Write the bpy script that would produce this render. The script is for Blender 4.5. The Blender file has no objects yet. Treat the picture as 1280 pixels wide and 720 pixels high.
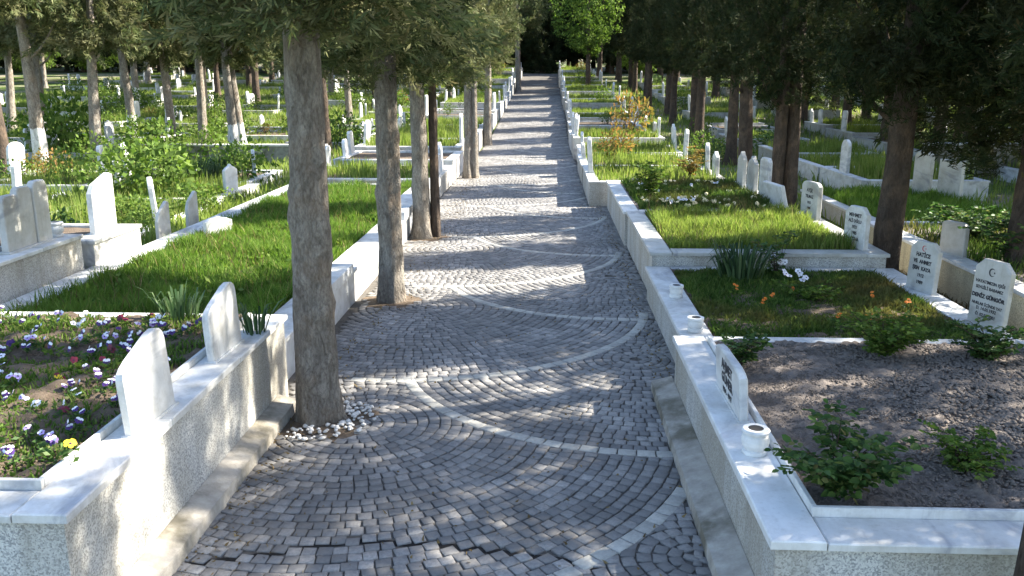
import bpy, math, random
import numpy as np
from mathutils import Vector, Matrix
R = math.radians
rnd = random.Random(7)
rng = np.random.default_rng(7)
scene = bpy.context.scene
C = scene.collection

# ------------------------------------------------------------------ camera
F_PX, CAM_H = 1100.0, 2.9
PITCH = math.atan(265 / F_PX)
YAW = math.atan2(45 / F_PX, math.cos(PITCH) + 265 / F_PX * math.sin(PITCH))
cd = bpy.data.cameras.new('camera')
cam = bpy.data.objects.new('camera', cd); C.objects.link(cam)
cam.location = (0, 0, CAM_H)
cam.rotation_euler = (math.pi / 2 - PITCH, 0, YAW)
cd.sensor_width = 36; cd.lens = 36 * F_PX / 1280
cd.clip_start = 0.1; cd.clip_end = 2000
scene.camera = cam

# ------------------------------------------------------------------ light
SUN_EL, SUN_AZ = 36.0, 19.0            # degrees; azimuth from +X towards +Y
w = bpy.data.worlds.new('World'); scene.world = w; w.use_nodes = True
nt = w.node_tree; nt.nodes.clear()
sky = nt.nodes.new('ShaderNodeTexSky'); sky.sky_type = 'NISHITA'; sky.sun_disc = False
sky.sun_elevation = R(SUN_EL); sky.sun_rotation = R(90 - SUN_AZ)
bg = nt.nodes.new('ShaderNodeBackground'); bg.inputs[1].default_value = 0.12
out = nt.nodes.new('ShaderNodeOutputWorld')
nt.links.new(sky.outputs[0], bg.inputs[0]); nt.links.new(bg.outputs[0], out.inputs[0])
sd = bpy.data.lights.new('sun', 'SUN'); sd.energy = 5.0; sd.angle = R(0.53); sd.color = (1.0, 0.94, 0.82)
so = bpy.data.objects.new('sun', sd); C.objects.link(so); so.location = (30, 10, 40)
e, a = R(SUN_EL), R(SUN_AZ)
so.rotation_euler = Vector((-math.cos(e) * math.cos(a), -math.cos(e) * math.sin(a), -math.sin(e))).to_track_quat('-Z', 'Y').to_euler()
scene.view_settings.view_transform = 'Standard'; scene.view_settings.look = 'None'
scene.view_settings.exposure = 2.15; scene.view_settings.gamma = 1.0
scene.view_settings.use_curve_mapping = False
scene.render.engine = 'CYCLES'
scene.cycles.max_bounces = 6; scene.cycles.transparent_max_bounces = 4

# ------------------------------------------------------------------ helpers
def at(px, py, z=0.0):
    """photo pixel -> point at height z"""
    u = (px - 640) / F_PX; v = (360 - py) / F_PX
    cp, sp, cy, sy = math.cos(PITCH), math.sin(PITCH), math.cos(YAW), math.sin(YAW)
    dy = cp + v * sp; dz = -sp + v * cp
    t = (z - CAM_H) / dz
    return ((u * cy - dy * sy) * t, (u * sy + dy * cy) * t)

def gz(y):
    """terrain: level to 33 m, then a gentle rise"""
    if y < 33: return 0.0
    if y < 45: return 0.055 * (y - 33) ** 2 / 24
    if y < 130: return 0.055 * (y - 39)
    return 0.055 * 91

def gzv(y):
    y = np.asarray(y, float)
    return np.where(y < 33, 0, np.where(y < 45, 0.055 * (y - 33) ** 2 / 24, np.where(y < 130, 0.055 * (y - 39), 0.055 * 91)))

def tag(o, label=None, cat=None, group=None, kind=None):
    if label: o['label'] = label
    if cat: o['category'] = cat
    if group: o['group'] = group
    if kind: o['kind'] = kind
    return o

def empty(name, loc, label, cat, group=None, rz=0):
    o = bpy.data.objects.new(name, None); C.objects.link(o)
    o.location = loc; o.rotation_euler = (0, 0, rz); o.empty_display_size = 0.2
    return tag(o, label, cat, group)

def link(name, me, parent=None, loc=(0, 0, 0), rot=(0, 0, 0), sc=None):
    o = bpy.data.objects.new(name, me); C.objects.link(o)
    o.location = loc; o.rotation_euler = rot
    if sc: o.scale = sc
    if parent: o.parent = parent
    return o

class MB:
    def __init__(s): s.v = []; s.f = []
    def box(s, x0, x1, y0, y1, z0, z1):
        n = len(s.v)
        s.v += [(x0, y0, z0), (x1, y0, z0), (x1, y1, z0), (x0, y1, z0), (x0, y0, z1), (x1, y0, z1), (x1, y1, z1), (x0, y1, z1)]
        s.f += [tuple(n + i for i in q) for q in ((0, 3, 2, 1), (4, 5, 6, 7), (0, 1, 5, 4), (1, 2, 6, 5), (2, 3, 7, 6), (3, 0, 4, 7))]
        return s
    def cbox(s, x0, x1, y0, y1, z0, z1, c=0.008):
        n = len(s.v)
        for (d, z) in ((0, z0), (0, z1 - c), (c, z1)):
            s.v += [(x0 + d, y0 + d, z), (x1 - d, y0 + d, z), (x1 - d, y1 - d, z), (x0 + d, y1 - d, z)]
        s.f.append((n, n + 3, n + 2, n + 1)); s.f.append((n + 8, n + 9, n + 10, n + 11))
        for l in (0, 4):
            for i in range(4):
                j = (i + 1) % 4
                s.f.append((n + l + i, n + l + j, n + l + 4 + j, n + l + 4 + i))
        return s
    def quadslab(s, pts, z0, z1, c=0.008):
        """slab over four counter-clockwise plan points"""
        n = len(s.v); cx = sum(p[0] for p in pts) / 4; cy = sum(p[1] for p in pts) / 4
        for (d, z) in ((0, z0), (0, z1 - c), (c, z1)):
            for p in pts:
                L = math.hypot(p[0] - cx, p[1] - cy); k = 1 - d * 1.4 / max(L, .02)
                s.v.append((cx + (p[0] - cx) * k, cy + (p[1] - cy) * k, z))
        s.f.append((n, n + 3, n + 2, n + 1)); s.f.append((n + 8, n + 9, n + 10, n + 11))
        for l in (0, 4):
            for i in range(4):
                j = (i + 1) % 4
                s.f.append((n + l + i, n + l + j, n + l + 4 + j, n + l + 4 + i))
        return s
    def tube(s, pts, rad, n=8, cap=True):
        pts = [Vector(p) for p in pts]; m = len(pts); base = len(s.v)
        for i, p in enumerate(pts):
            t = (pts[min(i + 1, m - 1)] - pts[max(i - 1, 0)]).normalized()
            ax = Vector((0, 0, 1)) if abs(t.z) < .9 else Vector((1, 0, 0))
            u = t.cross(ax).normalized(); w_ = t.cross(u)
            for k in range(n):
                an = 2 * math.pi * k / n
                s.v.append(tuple(p + (u * math.cos(an) + w_ * math.sin(an)) * rad[i]))
        for i in range(m - 1):
            for k in range(n):
                k2 = (k + 1) % n
                s.f.append((base + i * n + k, base + i * n + k2, base + (i + 1) * n + k2, base + (i + 1) * n + k))
        if cap:
            s.f.append(tuple(base + k for k in range(n))); s.f.append(tuple(base + (m - 1) * n + k for k in reversed(range(n))))
        return s
    def lathe(s, prof, n=20, c=(0, 0, 0)):
        base = len(s.v)
        for r, z in prof:
            for k in range(n):
                an = 2 * math.pi * k / n; s.v.append((c[0] + r * math.cos(an), c[1] + r * math.sin(an), c[2] + z))
        for i in range(len(prof) - 1):
            for k in range(n):
                k2 = (k + 1) % n
                s.f.append((base + i * n + k, base + i * n + k2, base + (i + 1) * n + k2, base + (i + 1) * n + k))
        s.f.append(tuple(base + k for k in reversed(range(n)))); s.f.append(tuple(base + (len(prof) - 1) * n + k for k in range(n)))
        return s
    def mesh(s, name, mat, off=(0, 0, 0), smooth=False):
        me = bpy.data.meshes.new(name)
        ox, oy, oz = off
        me.from_pydata([(x - ox, y - oy, z - oz) for x, y, z in s.v], [], s.f)
        if mat: me.materials.append(mat)
        if smooth: me.polygons.foreach_set('use_smooth', [True] * len(me.polygons))
        me.update(); return me
    def build(s, name, mat, parent=None, smooth=False):
        off = parent.location if parent else (0, 0, 0)
        me = s.mesh(name, mat, off, smooth)
        return link(name, me, parent)

def np_mesh(name, V, k, mat, mats=None, midx=None, smooth=False):
    """V: (N,k,3) array of N separate k-gons"""
    V = np.asarray(V, np.float32); N = V.shape[0]
    me = bpy.data.meshes.new(name)
    me.vertices.add(N * k); me.vertices.foreach_set('co', V.reshape(-1))
    me.loops.add(N * k); me.loops.foreach_set('vertex_index', np.arange(N * k, dtype=np.int32))
    me.polygons.add(N)
    me.polygons.foreach_set('loop_start', np.arange(0, N * k, k, dtype=np.int32))
    for m in (mats or [mat]): me.materials.append(m)
    if midx is not None: me.polygons.foreach_set('material_index', np.asarray(midx, np.int32))
    me.update(calc_edges=True); return me

def np_mesh2(name, V, faces, mat, smooth=False):
    """V (N,m,3) copies of a little shape whose faces are index tuples"""
    V = np.asarray(V, np.float32); N, m, _ = V.shape
    lens = [len(f) for f in faces]; flat = np.array([i for f in faces for i in f], np.int64)
    li = (flat[None, :] + (np.arange(N) * m)[:, None]).reshape(-1).astype(np.int32)
    tot = np.tile(np.array(lens), N); st = np.concatenate([[0], np.cumsum(tot)[:-1]]).astype(np.int32)
    me = bpy.data.meshes.new(name)
    me.vertices.add(N * m); me.vertices.foreach_set('co', V.reshape(-1))
    me.loops.add(len(li)); me.loops.foreach_set('vertex_index', li)
    me.polygons.add(len(tot)); me.polygons.foreach_set('loop_start', st)
    if smooth: me.polygons.foreach_set('use_smooth', np.ones(len(tot), bool))
    me.materials.append(mat); me.update(calc_edges=True); return me

def vnoise(x, y, seed=0):
    """value noise on arrays"""
    r_ = np.random.default_rng(seed); T = r_.random((64, 64))
    xi = np.floor(x).astype(int); yi = np.floor(y).astype(int); fx = x - xi; fy = y - yi
    fx = fx * fx * (3 - 2 * fx); fy = fy * fy * (3 - 2 * fy)
    g = lambda i, j: T[i % 64, j % 64]
    return (g(xi, yi) * (1 - fx) + g(xi + 1, yi) * fx) * (1 - fy) + (g(xi, yi + 1) * (1 - fx) + g(xi + 1, yi + 1) * fx) * fy

# ------------------------------------------------------------------ materials
class NT:
    def __init__(s, name):
        s.m = bpy.data.materials.new(name); s.m.use_nodes = True
        s.t = s.m.node_tree; s.t.nodes.clear()
        s.o = s.n('ShaderNodeOutputMaterial')
        s.p = s.n('ShaderNodeBsdfPrincipled')
        s.l(s.p.outputs[0], s.o.inputs[0])
    def n(s, ty, **kw):
        x = s.t.nodes.new(ty)
        for k, v in kw.items(): setattr(x, k, v)
        return x
    def l(s, a_, b_): s.t.links.new(a_, b_)
    def coord(s, obj=True):
        if not obj:
            return s.n('ShaderNodeNewGeometry').outputs['Position']
        return s.n('ShaderNodeTexCoord').outputs['Object']
    def noise(s, scale, detail=4, rough=.55, vec=None, stretch=None, dist=0):
        x = s.n('ShaderNodeTexNoise'); x.inputs['Scale'].default_value = scale; x.inputs['Detail'].default_value = detail
        x.inputs['Roughness'].default_value = rough; x.inputs['Distortion'].default_value = dist
        v = vec if vec is not None else s.coord()
        if stretch:
            mp = s.n('ShaderNodeMapping'); mp.inputs['Scale'].default_value = stretch; s.l(v, mp.inputs[0]); v = mp.outputs[0]
        s.l(v, x.inputs['Vector']); return x.outputs['Fac']
    def voro(s, scale, vec=None, feature='F1', out=0):
        x = s.n('ShaderNodeTexVoronoi'); x.feature = feature; x.inputs['Scale'].default_value = scale
        s.l(vec if vec is not None else s.coord(), x.inputs['Vector']); return x.outputs[out]
    def ramp(s, fac, stops):
        r_ = s.n('ShaderNodeValToRGB'); el = r_.color_ramp.elements
        while len(el) < len(stops): el.new(.5)
        for e_, (p_, c_) in zip(el, stops):
            e_.position = p_; e_.color = (*c_, 1) if len(c_) == 3 else c_
        s.l(fac, r_.inputs[0]); return r_.outputs[0]
    def mix(s, fac, c1, c2, mode='MIX'):
        x = s.n('ShaderNodeMix'); x.data_type = 'RGBA'; x.blend_type = mode
        for v, i in ((fac, 0), (c1, 6), (c2, 7)):
            if hasattr(v, 'node'): s.l(v, x.inputs[i])
            else: x.inputs[i].default_value = v if i == 0 else (*v, 1)
        return x.outputs[2]
    def math(s, op, a_, b_=None):
        x = s.n('ShaderNodeMath'); x.operation = op
        for i, v in enumerate((a_, b_)):
            if v is None: continue
            if hasattr(v, 'node'): s.l(v, x.inputs[i])
            else: x.inputs[i].default_value = v
        return x.outputs[0]
    def bump(s, h, strength=.3, dist=.01):
        b = s.n('ShaderNodeBump'); b.inputs['Strength'].default_value = strength; b.inputs['Distance'].default_value = dist
        s.l(h, b.inputs['Height']); s.l(b.outputs[0], s.p.inputs['Normal']); return b.outputs[0]
    def island(s):
        g = s.n('ShaderNodeNewGeometry'); o = s.n('ShaderNodeObjectInfo')
        return s.math('FRACT', s.math('ADD', g.outputs['Random Per Island'], s.math('MULTIPLY', o.outputs['Random'], 7.31)))
    def done(s, col, rough=.7, spec=.3):
        if hasattr(col, 'node'): s.l(col, s.p.inputs['Base Color'])
        else: s.p.inputs['Base Color'].default_value = (*col, 1)
        if hasattr(rough, 'node'): s.l(rough, s.p.inputs['Roughness'])
        else: s.p.inputs['Roughness'].default_value = rough
        s.p.inputs['Specular IOR Level'].default_value = spec
        return s.m

def mat_marble(name, base=(.64, .64, .63), vein=(.33, .34, .37), dirt=.6):
    k = NT(name); P_ = k.coord(False)
    n1 = k.noise(2.2, 6, .6, P_, (1, .35, 1), 1.2)
    n2 = k.noise(14, 5, .7, P_)
    col = k.ramp(n1, [(.36, vein), (.47, tuple(c * .93 for c in base)), (.6, base)])
    st = k.ramp(k.noise(4.5, 7, .7, P_), [(.42, (0, 0, 0)), (.68, (1, 1, 1))])
    col = k.mix(k.math('MULTIPLY', st, dirt), col, (.30, .275, .22))
    rs = k.ramp(k.noise(26, 4, .6, P_, (1, 1, .08)), [(.55, (0, 0, 0)), (.75, (1, 1, 1))])
    col = k.mix(k.math('MULTIPLY', rs, dirt * .5), col, (.22, .2, .165))
    sp = k.ramp(n2, [(.62, (0, 0, 0)), (.72, (1, 1, 1))])
    col = k.mix(k.math('MULTIPLY', sp, .25), col, (.3, .28, .24))
    hv = k.math('MULTIPLY', k.math('SUBTRACT', k.island(), .5), .16)
    hs = k.n('ShaderNodeHueSaturation'); k.l(k.math('ADD', hv, 1.0), hs.inputs['Value']); k.l(col, hs.inputs['Color'])
    k.bump(n2, .08, .004)
    return k.done(hs.outputs[0], k.ramp(n2, [(.3, (.35,) * 3), (.7, (.6,) * 3)]), .4)

M = {}
M['marble'] = mat_marble('marble')
M['marble_old_shaded'] = mat_marble('marble_old_shaded', (.50, .495, .47), (.27, .27, .28), .6)  # aged marble, base also darkened for the shade over the right headstones
M['marble_clean'] = mat_marble('marble_clean', (.70, .70, .69), (.42, .43, .46), .4)

def mat_terrazzo(name, tint=(1, 1, 1), yellow=0):
    k = NT(name); P_ = k.coord(False)
    v = k.n('ShaderNodeTexVoronoi'); v.inputs['Scale'].default_value = 110; k.l(P_, v.inputs['Vector'])
    sep = k.n('ShaderNodeSeparateColor'); k.l(v.outputs['Color'], sep.inputs[0])
    chip = k.ramp(sep.outputs[0], [(.0, (.25 * tint[0], .25 * tint[1], .25 * tint[2])), (.35, (.40 * tint[0], .40 * tint[1], .39 * tint[2])), (.65, (.55 * tint[0], .54 * tint[1], .51 * tint[2])), (1, (.60 * tint[0], .59 * tint[1], .56 * tint[2]))])
    big = k.noise(1.3, 6, .62, P_, (1, 1, .45))
    st = k.ramp(big, [(.40, (1, 1, 1)), (.62, (0, 0, 0))])
    col = k.mix(k.math('MULTIPLY', st, .55), chip, (.27, .23, .16))
    drip = k.ramp(k.noise(7, 4, .6, P_, (1, 1, .06)), [(.5, (0, 0, 0)), (.72, (1, 1, 1))])
    col = k.mix(k.math('MULTIPLY', drip, .4), col, (.2, .18, .14))
    k.bump(k.math('ADD', v.outputs['Distance'], big), .35, .006)
    return k.done(col, .8, .25)
M['terrazzo'] = mat_terrazzo('terrazzo')
M['cream_wall'] = mat_terrazzo('cream_wall', (1.15, 1.02, .72))

def mat_concrete(name, c1, c2, moss):
    k = NT(name); P_ = k.coord(False)
    n = k.noise(9, 7, .65, P_); col = k.ramp(n, [(.3, c1), (.7, c2)])
    ms = k.ramp(k.noise(1.7, 6, .6, P_), [(.47, (0, 0, 0)), (.6, (1, 1, 1))])
    col = k.mix(k.math('MULTIPLY', ms, moss), col, (.075, .065, .035))
    k.bump(k.noise(60, 4, .7, P_), .5, .006)
    return k.done(col, .9, .2)
M['ledge'] = mat_concrete('ledge_concrete', (.28, .255, .22), (.46, .425, .37), .7)
M['concrete'] = mat_concrete('pale_concrete', (.42, .41, .38), (.6, .58, .54), .25)
M['wall_dark'] = mat_concrete('weathered_wall', (.16, .15, .13), (.28, .27, .24), .6)

def mat_cobble():
    k = NT('cobble'); P_ = k.coord(False); isl = k.island()
    c = k.ramp(isl, [(0, (.165, .158, .152)), (.35, (.232, .222, .212)), (.75, (.295, .28, .264)), (1, (.385, .362, .336))])
    n = k.noise(45, 5, .7, P_)
    col = k.mix(k.math('MULTIPLY', k.ramp(n, [(.35, (1, 1, 1)), (.6, (0, 0, 0))]), .5), c, (.09, .09, .095))
    big = k.ramp(k.noise(.8, 5, .6, P_), [(.4, (1, 1, 1)), (.62, (0, 0, 0))])
    col = k.mix(k.math('MULTIPLY', big, .45), col, (.085, .078, .07))
    k.bump(n, .6, .006)
    return k.done(col, k.ramp(n, [(.3, (.55,) * 3), (.7, (.8,) * 3)]), .35)
M['cobble'] = mat_cobble()
def mat_band():
    k = NT('band_stone'); P_ = k.coord(False)
    c = k.ramp(k.island(), [(0, (.33, .32, .29)), (1, (.47, .45, .40))]); n = k.noise(30, 5, .7, P_)
    col = k.mix(k.math('MULTIPLY', k.ramp(n, [(.35, (1, 1, 1)), (.6, (0, 0, 0))]), .45), c, (.2, .19, .17))
    k.bump(n, .5, .005); return k.done(col, .75, .3)
M['band'] = mat_band()
def mat_soil(name, a_, b_, scale=14):
    k = NT(name); P_ = k.coord(False); n = k.noise(scale, 8, .7, P_)
    col = k.ramp(n, [(.3, a_), (.7, b_)]); k.bump(k.noise(scale * 4, 6, .75, P_), .9, .015)
    return k.done(col, .95, .15)
M['mortar'] = mat_soil('joint_sand', (.075, .068, .06), (.16, .145, .13), 8)
M['crack'] = mat_soil('crack_dirt', (.012, .011, .011), (.04, .037, .034), 20)
M['soil'] = mat_soil('garden_soil', (.11, .093, .082), (.26, .222, .195))
M['soil_brown'] = mat_soil('brown_soil', (.075, .055, .04), (.19, .145, .105))
def mat_ground():
    k = NT('ground'); P_ = k.coord(False)
    n = k.noise(.35, 6, .6, P_); m_ = k.noise(9, 6, .7, P_)
    g = k.ramp(m_, [(.3, (.045, .075, .018)), (.7, (.12, .17, .04))]); d = k.ramp(m_, [(.3, (.13, .11, .08)), (.7, (.30, .26, .2))])
    col = k.mix(k.ramp(n, [(.45, (0, 0, 0)), (.6, (1, 1, 1))]), g, d)
    k.bump(m_, .8, .03); return k.done(col, .95, .1)
M['ground'] = mat_ground()
def mat_bark(name, white=0, a_=(.15, .125, .102), b_=(.46, .42, .36)):
    k = NT(name); O = k.coord()
    n = k.noise(11, 8, .72, O, (1, 1, .38), .8); f = k.noise(48, 6, .75, O, (1, 1, .5))
    col = k.ramp(n, [(.28, a_), (.5, tuple((x + y) / 2 for x, y in zip(a_, b_))), (.72, b_)])
    col = k.mix(k.math('MULTIPLY', k.ramp(f, [(.35, (1, 1, 1)), (.55, (0, 0, 0))]), .5), col, (.05, .038, .03))
    warm = k.ramp(k.noise(2.5, 5, .6, O), [(.5, (0, 0, 0)), (.68, (1, 1, 1))])
    col = k.mix(k.math('MULTIPLY', warm, .45), col, (.28, .19, .12))
    if white:
        sep = k.n('ShaderNodeSeparateXYZ'); k.l(O, sep.inputs[0])
        h = k.math('ADD', sep.outputs[2], k.math('MULTIPLY', k.noise(5, 4, .6, O), .25))
        msk = k.ramp(h, [(.0, (1, 1, 1)), (.5, (1, 1, 1)), (.52, (0, 0, 0))]) if False else k.math('LESS_THAN', h, white)
        col = k.mix(msk, col, (.72, .71, .68))
    mpv = k.n('ShaderNodeMapping'); mpv.inputs['Scale'].default_value = (1, 1, .22); nv = k.n('ShaderNodeTexNoise'); nv.inputs['Scale'].default_value = 6; k.l(O, nv.inputs['Vector'])
    vm = k.n('ShaderNodeVectorMath'); vm.operation = 'MULTIPLY_ADD'; vm.inputs[1].default_value = (.12, .12, .12); k.l(nv.outputs['Color'], vm.inputs[0]); k.l(O, vm.inputs[2]); k.l(vm.outputs[0], mpv.inputs[0])
    fl = k.ramp(k.voro(24, mpv.outputs[0], 'DISTANCE_TO_EDGE'), [(.0, (0, 0, 0)), (.16, (1, 1, 1))])
    col = k.mix(k.math('MULTIPLY', k.math('SUBTRACT', 1.0, fl), .24), col, (.045, .034, .027))
    blot = k.ramp(k.noise(3.2, 6, .7, O, (1, 1, .5), .8), [(.52, (0, 0, 0)), (.64, (1, 1, 1))])
    col = k.mix(k.math('MULTIPLY', blot, .5), col, (.07, .055, .045))
    k.bump(k.math('ADD', k.math('ADD', n, k.math('MULTIPLY', f, .5)), k.math('MULTIPLY', fl, .14)), 1.0, .06)
    return k.done(col, .9, .15)
M['bark'] = mat_bark('cypress_bark')
M['bark_dark'] = mat_bark('dark_bark', 0, (.04, .03, .024), (.15, .115, .09))
M['bark_white'] = mat_bark('whitewashed_bark', 1.15)
def mat_leaf(name, stops, trans=.25, patch=None, scale=1.6, rough=.8, tcol=None):
    k = NT(name); isl = k.n('ShaderNodeNewGeometry').outputs['Random Per Island']
    col = k.ramp(isl, stops)
    if patch:
        n = k.noise(scale, 4, .6, k.coord(False))
        col = k.mix(k.ramp(n, [(.46, (0, 0, 0)), (.66, (1, 1, 1))]), col, patch, 'MIX')
    k.l(col, k.p.inputs['Base Color']); k.p.inputs['Roughness'].default_value = rough; k.p.inputs['Specular IOR Level'].default_value = .1
    if trans:
        t = k.n('ShaderNodeBsdfTranslucent'); x = k.n('ShaderNodeMixShader'); x.inputs[0].default_value = trans
        hs = k.n('ShaderNodeHueSaturation'); hs.inputs['Saturation'].default_value = 1.15; hs.inputs['Value'].default_value = 1.5; k.l(col, hs.inputs['Color'])
        k.l(hs.outputs[0], t.inputs[0]); k.l(k.p.outputs[0], x.inputs[1]); k.l(t.outputs[0], x.inputs[2]); k.l(x.outputs[0], k.o.inputs[0])
    return k.m
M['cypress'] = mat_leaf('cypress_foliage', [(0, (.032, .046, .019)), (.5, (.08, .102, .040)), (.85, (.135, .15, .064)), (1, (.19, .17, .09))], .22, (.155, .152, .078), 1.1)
M['cypress_shade'] = mat_leaf('shaded_cypress_foliage', [(0, (.012, .021, .008)), (.5, (.024, .037, .014)), (.9, (.042, .053, .020)), (1, (.075, .06, .028))], .15, (.038, .042, .018), 1.0)  # darker copy of the cypress colour, shade of backlit crowns put in
M['broad'] = mat_leaf('bright_foliage', [(0, (.05, .085, .018)), (.5, (.095, .155, .032)), (1, (.165, .225, .06))], .32)
M['bush'] = mat_leaf('bush_foliage', [(0, (.04, .08, .015)), (.5, (.09, .15, .03)), (1, (.16, .21, .055))], .35)
M['rose'] = mat_leaf('rose_leaves', [(0, (.025, .055, .016)), (.5, (.055, .105, .03)), (.85, (.10, .16, .045)), (1, (.14, .125, .05))], .3, None, 1, .45)
M['autumn'] = mat_leaf('yellowing_shrub', [(0, (.10, .10, .025)), (.5, (.20, .16, .05)), (1, (.26, .14, .06))], .35)
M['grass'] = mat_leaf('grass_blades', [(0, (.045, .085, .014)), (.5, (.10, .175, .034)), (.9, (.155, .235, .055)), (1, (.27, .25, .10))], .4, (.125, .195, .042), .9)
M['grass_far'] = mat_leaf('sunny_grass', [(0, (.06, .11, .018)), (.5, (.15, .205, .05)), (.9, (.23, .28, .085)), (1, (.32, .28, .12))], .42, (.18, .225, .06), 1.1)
M['cover'] = mat_leaf('ground_cover', [(0, (.035, .07, .016)), (.6, (.07, .12, .028)), (1, (.12, .16, .045))], .3, (.13, .11, .04), .75)
M['straw'] = mat_leaf('dry_litter', [(0, (.09, .065, .03)), (.6, (.17, .12, .055)), (1, (.26, .2, .10))], .15)
M['iris'] = mat_leaf('iris_leaves', [(0, (.03, .06, .025)), (.6, (.06, .10, .045)), (1, (.11, .15, .07))], .25, None, 1, .4)
def flat(name, c, rough=.6, var=.12):
    k = NT(name); hs = k.n('ShaderNodeHueSaturation'); hs.inputs['Color'].default_value = (*c, 1)
    k.l(k.math('ADD', k.math('MULTIPLY', k.math('SUBTRACT', k.island(), .5), var), 1.0), hs.inputs['Value'])
    return k.done(hs.outputs[0], rough, .3)
for n_, c_ in (('petal_white', (.72, .70, .74)), ('petal_violet', (.055, .02, .13)), ('petal_yellow', (.75, .52, .03)), ('petal_maroon', (.13, .012, .03)), ('petal_lilac', (.40, .30, .58)), ('petal_orange', (.75, .20, .02)), ('petal_cream', (.70, .60, .34)), ('petal_dark', (.03, .012, .05)), ('ink', (.03, .03, .035)), ('red_paint', (.42, .03, .04)), ('pebble', (.55, .53, .5)), ('hollow_shade', (.02, .018, .016))):
    M[n_] = flat(n_, c_, .6, .3 if n_ == 'pebble' else .15)

# ------------------------------------------------------------------ ground sheet
ys = np.concatenate([[-40, -10, 0], np.arange(4, 34, 3), np.arange(34, 135, 2.5), [160, 260, 450]])
xs = np.array([-300, -120, -60, -30, -15, -8, -4, 0, 4, 8, 15, 30, 60, 120, 300])
mb = MB()
for y in ys:
    for x in xs: mb.v.append((x, y, gz(y) - 0.03))
nx = len(xs)
for j in range(len(ys) - 1):
    for i in range(nx - 1): mb.f.append((j * nx + i, j * nx + i + 1, (j + 1) * nx + i + 1, (j + 1) * nx + i))
tag(mb.build('ground', M['ground']), kind='structure')

# ------------------------------------------------------------------ paved path
PATH_END = 96.0
def edges(y):
    l = -2.42 if y < 13 else (-2.62 if y < 21 else -2.62)
    r = 1.42 if y < 20.0 else 0.98
    return l, r
mb = MB()
yy = [1.0] + list(np.arange(3, 33, 3)) + list(np.arange(33, PATH_END + .1, 1.5))
for y in yy:
    mb.v += [(-2.62, y, gz(y)), (1.42, y, gz(y))]
for j in range(len(yy) - 1): mb.f.append((2 * j, 2 * j + 1, 2 * j + 3, 2 * j + 2))
path = tag(mb.build('paved_path', M['mortar']), kind='structure')

PER = 3.93
AC, AR = (-1.6, 10.9), 2.83       # sweep from right edge to left
BC, BR = (0.95, 8.85), 2.40       # sweep from left edge to right
def low(cx, cy, r, x):
    d = r * r - (x - cx) ** 2
    return cy - math.sqrt(d) if d > 0 else None
def zone(x, y):
    """which sweep lies just below (nearer than) the point"""
    best = None
    k0 = int((y - 8) / PER)
    for k in range(k0 - 2, k0 + 3):
        la = low(AC[0], AC[1] + PER * k, AR, x); lb = low(BC[0], BC[1] + PER * k, BR, x)
        nb = low(BC[0], BC[1] + PER * (k + 1), BR, x)
        if nb is None: nb = BC[1] + PER * (k + 1) if x < 0 else BC[1] - BR + PER * (k + 1)
        la = nb - .001 if la is None else min(la, nb - .001)
        if lb is None: lb = (la - .001 if x < 0 else BC[1] - BR + PER * k)
        if lb > la: lb = la - .001
        for t, v in (('A', la), ('B', lb)):
            if v <= y and (best is None or v > best[2]): best = (t, k, v)
    return best
rl = random.Random(3)
def pit(x, y):   # tree pits left open beside the trunks
    for (px_, py_, r_) in ((-1.95, 7.08, .40), (-2.03, 11.2, .34), (-2.22, 15.85, .36)):
        if (x - px_) ** 2 + (y - py_) ** 2 < (r_ * (1 + .2 * math.sin(5 * math.atan2(y - py_, x - px_)))) ** 2: return True
    return False
def covered(x, y):
    if y < 7.35 and x < -2.24: return True
    if 3.9 < y < 7.95 and x > 1.02: return True
    return False
cr = [(225, 708), (243, 704), (298, 697), (340, 691), (376, 685), (415, 679), (446, 675), (473, 677), (516, 679), (558, 681), (590, 685), (626, 689), (657, 695), (688, 697), (727, 704), (758, 716), (790, 735)]
crp = [at(*p) for p in cr]
def crack(x, y):
    """an opened joint wanders across the paving: stones on the near side have slid by a finger's width"""
    if y > 5.6: return y
    yc = np.interp(x, [p[0] for p in crp], [p[1] for p in crp])
    op = .032 * min(1, max(0, (x + 2.3) / .3)) * min(1, max(0, (.62 - x) / .5))
    return y - op if y < yc else y + op * .15
mb = MB()
for i, (x, y) in enumerate(crp): mb.v += [(x, y - .05, .004), (x, y + .015, .004)]
for i in range(len(crp) - 1): mb.f.append((2 * i, 2 * i + 2, 2 * i + 3, 2 * i + 1))
mb.build('crack', M['crack'], path)
stones = []
for k in range(-2, 16):
    for typ, (cx, cy), r in (('A', AC, AR), ('B', BC, BR)):
        cyk = cy + PER * k
        ring = r - .060 - .047
        first = True
        while ring > .03:
            step = .0945 + .008 * rl.random(); n = max(4, int(2 * math.pi * ring / (.092 + .014 * rl.random()))); ph = rl.random()
            for i in range(n):
                an = 2 * math.pi * (i + ph) / n
                x = cx + ring * math.cos(an); y = cyk + ring * math.sin(an)
                if not (3.0 < y < 66): continue
                l, rr = edges(y)
                if x < l + .02 or x > rr - .02 or covered(x, y) or pit(x, y): continue
                z = zone(x, y)
                if z is None or z[0] != typ or z[1] != k: continue
                stones.append((x, crack(x, y), an, 2 * math.pi * ring / n))
            ring -= step
stones.sort(key=lambda s: s[1])
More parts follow.
